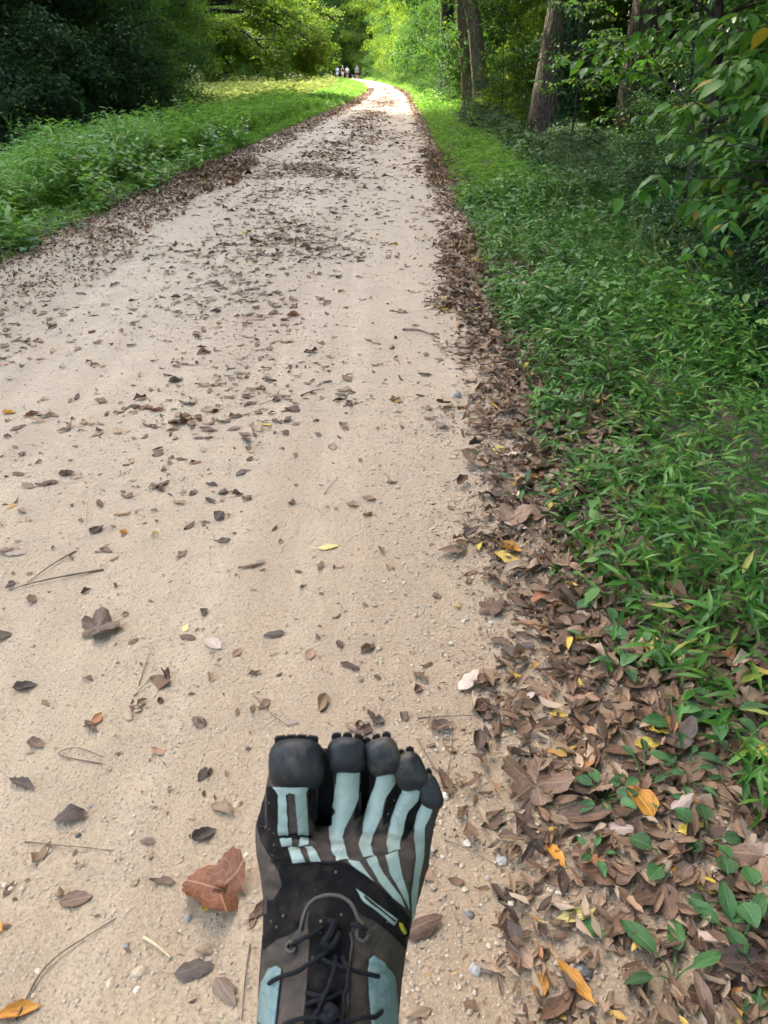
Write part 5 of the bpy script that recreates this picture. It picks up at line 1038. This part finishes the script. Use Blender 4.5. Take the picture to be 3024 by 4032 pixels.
def body_loft(grow=0.0, hcap=None):
    rings = []; ns = 40
    ks = [b[0] for b in BODY]
    for v in np.linspace(255 if hcap else 790, 3330, 74):
        l, r_, hb, ht = (np.interp(v, ks, [b[i] for b in BODY]) for i in (1, 2, 3, 4))
        if hcap: ht = hcap; hb = -.004; l = float(np.interp(v, [255, 380, 430, 480, 560, 640, 700], [640, 480, 330, 300, 260, 230, l])); r_ = float(np.interp(v, [255, 380, 430, 480, 560, 700, 760], [1000, 1180, 1250, 1320, 1380, 1400, r_]))
        l -= grow; r_ += grow; hm = hb + (ht - hb) * .42
        ring = []
        for k in range(ns):
            a = 2 * math.pi * k / ns; cx, sx = math.cos(a), math.sin(a)
            ex = .85 if sx > 0 else .6
            u = (l + r_) / 2 + (r_ - l) / 2 * math.copysign(abs(cx) ** ex, cx); h = hm + ((ht - hm) if sx > 0 else (hm - hb)) * math.copysign(abs(sx) ** (.95 if sx > 0 else .6), sx)
            # instep ridge leans to the inner side
            ring.append(sp(u, v, h))
        rings.append(ring)
    n = len(rings); V = np.array(rings).reshape(-1, 3); F = []
    for i in range(n - 1):
        for j in range(ns): F.append((i * ns + j, i * ns + (j + 1) % ns, (i + 1) * ns + (j + 1) % ns, (i + 1) * ns + j))
    F.append(tuple(range(ns))[::-1]); F.append(tuple((n - 1) * ns + j for j in range(ns)))
    return V, F
TOES = [  # (u, v, half width, h of the axis)
    [(440, 1010, 150, .022), (430, 800, 175, .022), (430, 620, 185, .022), (450, 450, 178, .022), (462, 330, 150, .022), (465, 270, 95, .022)],
    [(760, 1010, 110, .024), (800, 820, 100, .023), (822, 620, 96, .022), (815, 430, 104, .021), (808, 300, 95, .021), (806, 245, 60, .021)],
    [(955, 1010, 105, .023), (1000, 820, 92, .021), (1050, 620, 88, .020), (1068, 470, 95, .019), (1045, 330, 85, .019), (1025, 260, 55, .019)],
    [(1110, 1050, 100, .021), (1145, 850, 88, .019), (1205, 690, 80, .018), (1258, 560, 84, .017), (1240, 420, 76, .017), (1222, 350, 50, .017)],
    [(1280, 1100, 92, .018), (1310, 900, 82, .016), (1350, 740, 74, .015), (1385, 630, 74, .014), (1375, 530, 62, .014), (1360, 470, 42, .014)]]
def toe_tube(t_, flat=1.0, hofs=0.0, grow=0.0):
    a = np.array(t_, float); s = np.linspace(0, len(a) - 1, 26); A = np.stack([np.interp(s, np.arange(len(a)), a[:, i]) for i in range(4)], 1)
    for _ in range(2): A[1:-1] = (A[:-2] + 2 * A[1:-1] + A[2:]) / 4
    ns = 20; V = []; F = []
    for i, (u, v, hw, h) in enumerate(A):
        du, dv = (A[min(i + 1, 25)] - A[max(i - 1, 0)])[:2]; ln = math.hypot(du, dv); nu, nv = -dv / ln, du / ln
        hz = upx(hw + grow, h) * (.95 if hw > 120 else 1.0) * flat
        for k in range(ns):
            q = 2 * math.pi * k / ns; c_ = math.cos(q) * (hw + grow); V.append(sp(u + nu * c_, v + nv * c_, h + hofs + math.sin(q) * hz))
    for i in range(25):
        for j in range(ns): F.append((i * ns + j, i * ns + (j + 1) % ns, (i + 1) * ns + (j + 1) % ns, (i + 1) * ns + j))
    F.append(tuple(range(ns))[::-1]); F.append(tuple(25 * ns + j for j in range(ns)))
    return V, F
def remeshed(name, pieces, voxel, smooth_it, mat):
    V, F, n = [], [], 0
    for v, f in pieces:
        V += [tuple(q) for q in v]; F += [tuple(i + n for i in q) for q in f]; n += len(v)
    me = bpy.data.meshes.new(name); me.from_pydata(V, [], F)
    bm = bmesh.new(); bm.from_mesh(me); bmesh.ops.recalc_face_normals(bm, faces=bm.faces); bm.to_mesh(me); bm.free()
    tmp = bpy.data.objects.new(name + '_source', me); link(tmp)
    md = tmp.modifiers.new('r', 'REMESH'); md.mode = 'VOXEL'; md.voxel_size = voxel; md.use_smooth_shade = True
    ms = tmp.modifiers.new('s', 'SMOOTH'); ms.factor = .5; ms.iterations = smooth_it
    dg = bpy.context.evaluated_depsgraph_get(); ev = bpy.data.meshes.new_from_object(tmp.evaluated_get(dg)); bpy.data.objects.remove(tmp)
    ev.materials.clear(); ev.materials.append(M[mat])
    return ev
up_me = remeshed('upper', [body_loft()] + [toe_tube(t_) for t_ in TOES], .0013, 9, 'upper_brown')
rs_ = np.random.default_rng(5); co = np.empty(len(up_me.vertices) * 3, np.float32); no = np.empty_like(co); up_me.vertices.foreach_get('co', co); up_me.vertex_normals.foreach_get('vector', no)
co = co.reshape(-1, 3); no = no.reshape(-1, 3); w3 = co + np.array(SO[:], np.float32); uu = (w3[:, 0] / -w3[:, 2] * FPX - UX) / UK; vv_ = (UY - w3[:, 1] / -w3[:, 2] * FPX) / UK
dsp = 0
for c0, c1, c2, wd_, dp, ul, uh in [(865, .03, 6, 16, .0016, 300, 640), (935, -.02, 5, 16, .0012, 330, 680), (880, .10, 9, 22, .0010, 650, 1260), (1010, -.06, 8, 20, .0010, 560, 1150), (1045, -.02, 6, 18, .0014, 250, 760), (1180, -.1, 9, 30, .0010, 230, 520), (1560, .5, 10, 30, .0009, 900, 1200), (1650, -.4, 10, 26, .0008, 230, 520), (1300, .25, 8, 28, .0008, 260, 500), (780, .15, 7, 20, .0009, 900, 1330)]:
    line = c0 + c1 * (uu - 600) + c2 * np.sin(uu / 37.0 + c0); win = np.clip((uu - ul) / 60, 0, 1) * np.clip((uh - uu) / 60, 0, 1)
    g_ = (vv_ - line) / wd_; dsp = dsp + win * dp * (-np.exp(-g_ ** 2) + .6 * np.exp(-((g_ + 2.2) / 1.2) ** 2) + .4 * np.exp(-((g_ - 2.2) / 1.2) ** 2))
dsp = dsp + .00035 * np.sin(uu / 31 + 2 * np.sin(vv_ / 47)) * np.sin(vv_ / 39 + uu / 80) + .0002 * np.sin(uu / 13) * np.sin(vv_ / 15 + uu / 22)
co = co + no * np.asarray(dsp, np.float32)[:, None]; up_me.vertices.foreach_set('co', co.ravel()); up_me.update()
upper = obj('upper', up_me, shoe)
sole_me = remeshed('sole', [body_loft(9, .012)] + [toe_tube(t_, .55, -.012, 5) for t_ in TOES], .0018, 3, 'sole_rubber')
obj('sole', sole_me, shoe)
BV = BVHTree.FromPolygons([v.co.copy() for v in up_me.vertices], [tuple(p_.vertices) for p_ in up_me.polygons])
EYE = -SO
def hit(u, v, off=.0007):
    d = ray(u, v).normalized(); loc, nor, _, _ = BV.ray_cast(EYE, d)
    if loc is None: return None
    if nor.dot(d) > 0: nor = -nor
    return loc + nor * off, nor
def inset_sheet(name, poly, mat, off=.0007, step=22, maxjump=.012, thick=0.0):
    """a panel of cloth or print that follows the surface of the upper"""
    b = []
    for i in range(len(poly)):
        p0, p1 = Vector(poly[i]), Vector(poly[(i + 1) % len(poly)]); k = max(1, int((p1 - p0).length / step))
        b += [p0 + (p1 - p0) * (j / k) for j in range(k)]
    nb = len(b); us = [q.x for q in b]; vs = [q.y for q in b]; pts = list(b)
    def inside(x, y):
        c = False; j = nb - 1
        for i in range(nb):
            if (b[i].y > y) != (b[j].y > y) and x < (b[j].x - b[i].x) * (y - b[i].y) / (b[j].y - b[i].y) + b[i].x: c = not c
            j = i
        return c
    x = min(us) + step * .5
    while x < max(us):
        y = min(vs) + step * .5
        while y < max(vs):
            if inside(x, y) and min((q.x - x) ** 2 + (q.y - y) ** 2 for q in b) > (step * .45) ** 2: pts.append(Vector((x, y)))
            y += step
        x += step
    ov, oe, of, *_ = delaunay_2d_cdt(pts, [(i, (i + 1) % nb) for i in range(nb)], [], 2, 1e-4)
    H = [hit(q.x, q.y, off) for q in ov]; V, idx = [], {}
    F = []
    for f in of:
        if any(H[i] is None for i in f): continue
        if max((H[f[i]][0] - H[f[i - 1]][0]).length for i in range(len(f))) > maxjump: continue
        F.append([idx.setdefault(i, len(idx)) for i in f])
    V = [H[i][0] for i in sorted(idx, key=lambda k: idx[k])]
    if not F: return None
    me = bpy.data.meshes.new(name); me.from_pydata(V, [], F)
    for p_ in me.polygons: p_.use_smooth = True
    me.materials.append(M[mat]); o = obj(name, me, shoe)
    if thick:
        md = o.modifiers.new('thick', 'SOLIDIFY'); md.thickness = thick; md.offset = 0
    return o
def cap_poly(*a): return [tuple(q) for q in a]
# black cloth between and beside the toes and the dark midfoot band
for g in ([(555, 420), (700, 400), (730, 520), (720, 700), (690, 780), (640, 808), (585, 790), (550, 720), (545, 560)], [(905, 420), (1010, 410), (1010, 500), (985, 600), (930, 710), (860, 750), (865, 690), (890, 590)], [(1110, 480), (1215, 500), (1180, 600), (1140, 680), (1100, 760), (1060, 785), (1060, 720), (1080, 640)], [(1285, 590), (1340, 590), (1290, 720), (1265, 800), (1225, 870), (1190, 890), (1205, 800), (1225, 700)],
          [(215, 500), (300, 520), (340, 570), (340, 840), (385, 855), (350, 905), (415, 940), (440, 1045), (345, 1045), (290, 1010), (215, 880), (190, 760)]):
    inset_sheet('black_gusset', g, 'black_suede', .0005)
inset_sheet('midfoot_band', [(290, 1020), (440, 1050), (560, 1040), (740, 1038), (830, 1055), (900, 1105), (1000, 1182), (1130, 1300), (1230, 1425), (1262, 1470), (1235, 1590), (1215, 1640), (1170, 1590), (1090, 1510), (1000, 1440), (930, 1410), (880, 1370), (830, 1305), (760, 1270), (620, 1270), (560, 1310), (525, 1400), (500, 1480), (420, 1535), (320, 1575), (240, 1645), (236, 1480), (246, 1300), (315, 1295), (372, 1195), (345, 1100)], 'black_suede', .0006)
# aqua stripes
for g in ([(310, 522), (545, 522), (528, 560), (540, 800), (550, 850), (478, 850), (455, 570), (425, 562), (398, 572), (412, 850), (345, 852), (348, 580), (335, 550)],
          [(356, 880), (432, 872), (440, 915), (370, 925)], [(488, 872), (548, 862), (552, 915), (490, 928)], [(413, 938), (478, 938), (500, 975), (538, 1040), (445, 1040), (428, 985)], [(525, 932), (570, 928), (600, 965), (640, 1032), (570, 1038), (548, 980)],
          [(755, 415), (895, 412), (884, 600), (840, 720), (800, 800), (785, 870), (800, 940), (830, 1025), (745, 1032), (712, 960), (693, 880), (700, 780), (732, 620)],
          [(1030, 418), (1140, 440), (1135, 500), (1080, 590), (1062, 650), (1050, 720), (1000, 840), (975, 920), (1000, 1000), (925, 1012), (893, 930), (925, 830), (950, 700), (965, 640), (1010, 520)],
          [(1215, 515), (1310, 548), (1295, 610), (1230, 690), (1205, 760), (1195, 840), (1172, 920), (1178, 958), (1095, 972), (1083, 915), (1100, 820), (1118, 740), (1150, 660)],
          [(818, 1030), (900, 1035), (930, 1085), (1000, 1172), (885, 1100)], [(945, 1018), (1010, 1005), (1065, 1120), (1180, 1275), (1205, 1350), (1130, 1290), (1035, 1180)], [(1075, 1000), (1158, 966), (1185, 1120), (1228, 1265), (1238, 1370), (1172, 1232), (1112, 1130)],
          [(1345, 595), (1398, 680), (1345, 800), (1335, 1000), (1302, 1150), (1275, 1390), (1250, 1450), (1248, 1250), (1282, 1000), (1270, 860), (1300, 700)],
          [(872, 1218), (915, 1250), (1155, 1428), (1130, 1472), (1095, 1445), (915, 1295)]):
    inset_sheet('aqua_stripe', g, 'aqua', .0011, 20)
inset_sheet('stripe_slit', [(925, 1268), (940, 1272), (1140, 1438), (1132, 1448), (935, 1285)], 'black_suede', .0015, 14)
inset_sheet('yellow_label', [(1160, 1450), (1185, 1460), (1212, 1520), (1195, 1530), (1165, 1485)], 'yellow_print', .0013, 12)
# tongue and the brown facings with their piping
inset_sheet('tongue', [(620, 1285), (760, 1285), (820, 1315), (862, 1375), (860, 1420), (840, 1500), (850, 1600), (830, 1700), (815, 1900), (805, 2500), (500, 2500), (520, 2100), (545, 1800), (555, 1600), (548, 1450), (560, 1340)], 'black_suede', .0010, 26)
def strand(name, pts, rad, mat, off=.0012, lift=None, parent=None, sides=8, sub=6):
    P = np.array(pts, float); k = len(P); s = np.linspace(0, k - 1, (k - 1) * sub + 1); Q = np.stack([np.interp(s, np.arange(k), P[:, i]) for i in range(2)], 1)
    for _ in range(2): Q[1:-1] = (Q[:-2] + 2 * Q[1:-1] + Q[2:]) / 4
    W = []
    for i, (u, v) in enumerate(Q):
        h_ = hit(u, v, off + (lift(i / (len(Q) - 1)) if lift else 0))
        if h_: W.append(h_[0][:])
    W = np.array(W)
    for _ in range(2): W[1:-1] = (W[:-2] + 2 * W[1:-1] + W[2:]) / 4
    V, F = tube(W, np.full(len(W), rad), sides); return obj(name, mesh_np(name, V, F, M[mat], True), parent or shoe)
strand('piping', [(500, 1500), (520, 1420), (545, 1340), (600, 1285), (680, 1265), (770, 1272), (835, 1315), (872, 1375), (885, 1430), (925, 1470)], .0011, 'piping', .001)
strand('piping', [(548, 1500), (556, 1600), (545, 1800), (520, 2100), (505, 2300)], .0008, 'upper_brown', .001)
strand('piping', [(838, 1520), (850, 1600), (832, 1700), (816, 1900), (808, 2300)], .0008, 'upper_brown', .001)
strand('seam', [(345, 1045), (450, 1052), (600, 1045), (740, 1040), (830, 1058), (1000, 1185), (1130, 1302), (1235, 1430)], .0009, 'black_suede', .0008)
strand('crease', [(340, 850), (400, 866), (470, 864), (552, 856)], .0012, 'black_suede', .0006)
hump = lambda k: (lambda f: k * math.sin(math.pi * f))
for pts, k in [([(650, 1485), (560, 1545), (450, 1612)], .003), ([(690, 1650), (560, 1740), (430, 1800), (300, 1865)], .004), ([(740, 1680), (725, 1800), (680, 1920), (618, 2080), (600, 2200)], .006), ([(785, 1690), (815, 1790), (800, 1900), (780, 2040), (770, 2200)], .006),
               ([(630, 1690), (720, 1745), (840, 1785), (1015, 1818)], .003), ([(545, 1940), (640, 1960), (770, 1910)], .004), ([(540, 2020), (660, 1985), (780, 1935)], .005), ([(1035, 2060), (950, 2105), (840, 2125), (740, 2145)], .004), ([(400, 2150), (520, 2120), (640, 2105), (700, 2130)], .004), ([(850, 1470), (900, 1480), (940, 1495)], .002)]:
    strand('lace', pts, .00125, 'lace', .002, hump(k))
strand('lace_knot', [(690, 1440), (740, 1470), (700, 1530), (660, 1580), (720, 1610), (760, 1560), (730, 1500)], .002, 'lace', .002, hump(.004))
strand('lace_knot', [(640, 2060), (700, 2040), (740, 2080), (690, 2120), (640, 2090)], .0028, 'lace', .003, hump(.003))
for (u, v, ru, rv) in [(437, 1622, 30, 34), (918, 1530, 40, 45)]:
    strand('eyelet_loop', [(u + ru * math.cos(a), v + rv * math.sin(a)) for a in np.linspace(0, 6.0, 12)], .0010, 'piping', .0012)
inset_sheet('eyelet_overlay', [(205, 2600), (212, 2151), (222, 2000), (242, 1860), (290, 1780), (345, 1752), (376, 1780), (365, 1870), (350, 2000), (335, 2151), (330, 2600)], 'aqua_cells', .0014, 24, .012, .001)
inset_sheet('eyelet_overlay', [(962, 1700), (990, 1680), (1060, 1722), (1125, 1800), (1142, 1950), (1150, 2151), (1145, 2600), (985, 2600), (972, 2151), (958, 1950), (952, 1820)], 'aqua_cells', .0014, 24, .012, .001)
# rubber toe caps with tread lugs round their tips
CAPS = [(468, 372, 196, 186, .0235, .0178, 0.0), (812, 308, 136, 132, .022, .0138, .05), (1058, 318, 124, 138, .020, .0128, -.3), (1243, 420, 114, 140, .018, .0116, -.42), (1378, 560, 84, 136, .0145, .0100, -.35)]
for ci, (u, v, ru, rv, h, rh, an) in enumerate(CAPS):
    nu_, nv_ = 26, 16; V = []; F = []
    for i in range(nv_ + 1):
        ph = math.pi * i / nv_
        for j in range(nu_):
            th = 2 * math.pi * j / nu_
            ex = lambda q, e: math.copysign(abs(q) ** e, q)
            a_ = ex(math.sin(ph), .72) * ex(math.cos(th), .72) * ru; b_ = ex(math.sin(ph), .72) * ex(math.sin(th), .62) * rv; c_ = ex(math.cos(ph), .62) * rh
            V.append(sp(u + a_ * math.cos(an) - b_ * math.sin(an), v + a_ * math.sin(an) + b_ * math.cos(an), h + c_))
    for i in range(nv_):
        for j in range(nu_): F.append((i * nu_ + j, i * nu_ + (j + 1) % nu_, (i + 1) * nu_ + (j + 1) % nu_, (i + 1) * nu_ + j))
    me = bpy.data.meshes.new('toe_cap'); me.from_pydata(V, [], F); bm = bmesh.new(); bm.from_mesh(me); bmesh.ops.remove_doubles(bm, verts=bm.verts, dist=1e-5); bmesh.ops.recalc_face_normals(bm, faces=bm.faces); bm.to_mesh(me); bm.free()
    for p_ in me.polygons: p_.use_smooth = True
    me.materials.append(M['toe_rubber']); cap_o = obj('toe_cap', me, shoe)
    for k, f in enumerate(np.linspace(-.55, .55, 4 if ci == 0 else 3)):
        for row in range(2):
            bm = bmesh.new(); bmesh.ops.create_cube(bm, size=1)
            w_ = upx(ru) * (.42 if ci == 0 else .5); bmesh.ops.scale(bm, vec=(w_ * .95, .0062, .0056), verts=bm.verts); bmesh.ops.bevel(bm, geom=list(bm.edges), offset=.0009, segments=2, affect='EDGES')
            a_ = f * ru; b_ = -rv * (.93 - .03 * row) * math.sqrt(max(.1, 1 - (f * .5) ** 2)); c_ = h + rh * (.05 - .45 * row)
            loc = Vector(sp(u + a_ * math.cos(an) - b_ * math.sin(an), v + a_ * math.sin(an) + b_ * math.cos(an), c_))
            me = bpy.data.meshes.new('tread_lug'); bmesh.ops.rotate(bm, cent=(0, 0, 0), matrix=Matrix.Rotation(-an - f * .25, 3, 'Z'), verts=bm.verts); bmesh.ops.translate(bm, vec=loc, verts=bm.verts); bm.to_mesh(me); bm.free()
            me.materials.append(M['sole_rubber']); obj('tread_lug', me, cap_o)
# the wearer's leg carries on below the picture: shin level, knee under the phone, thigh back to the hip
a0 = Vector(sp(680, 2480, .05)); a1 = Vector(sp(680, 2800, .085)); back = Vector((0, -math.cos(math.pi / 2 - PITCH) , math.cos(PITCH)))
back = (cam.rotation_euler.to_matrix().inverted() @ Vector((.02, -1, .02))).normalized(); back2 = (cam.rotation_euler.to_matrix().inverted() @ Vector((.1, -1, .10))).normalized()
P = [a0, a1] + [a1 + back * q for q in (.06, .16, .28, .40)]; P += [P[-1] + back2 * q for q in (.08, .22, .40)]
V, F = tube(np.array([q[:] for q in P]), [.034, .042, .045, .054, .060, .062, .068, .078, .085], 20)
obj('trouser_leg', mesh_np('trouser_leg', V, F, M['trouser'], True), shoe)
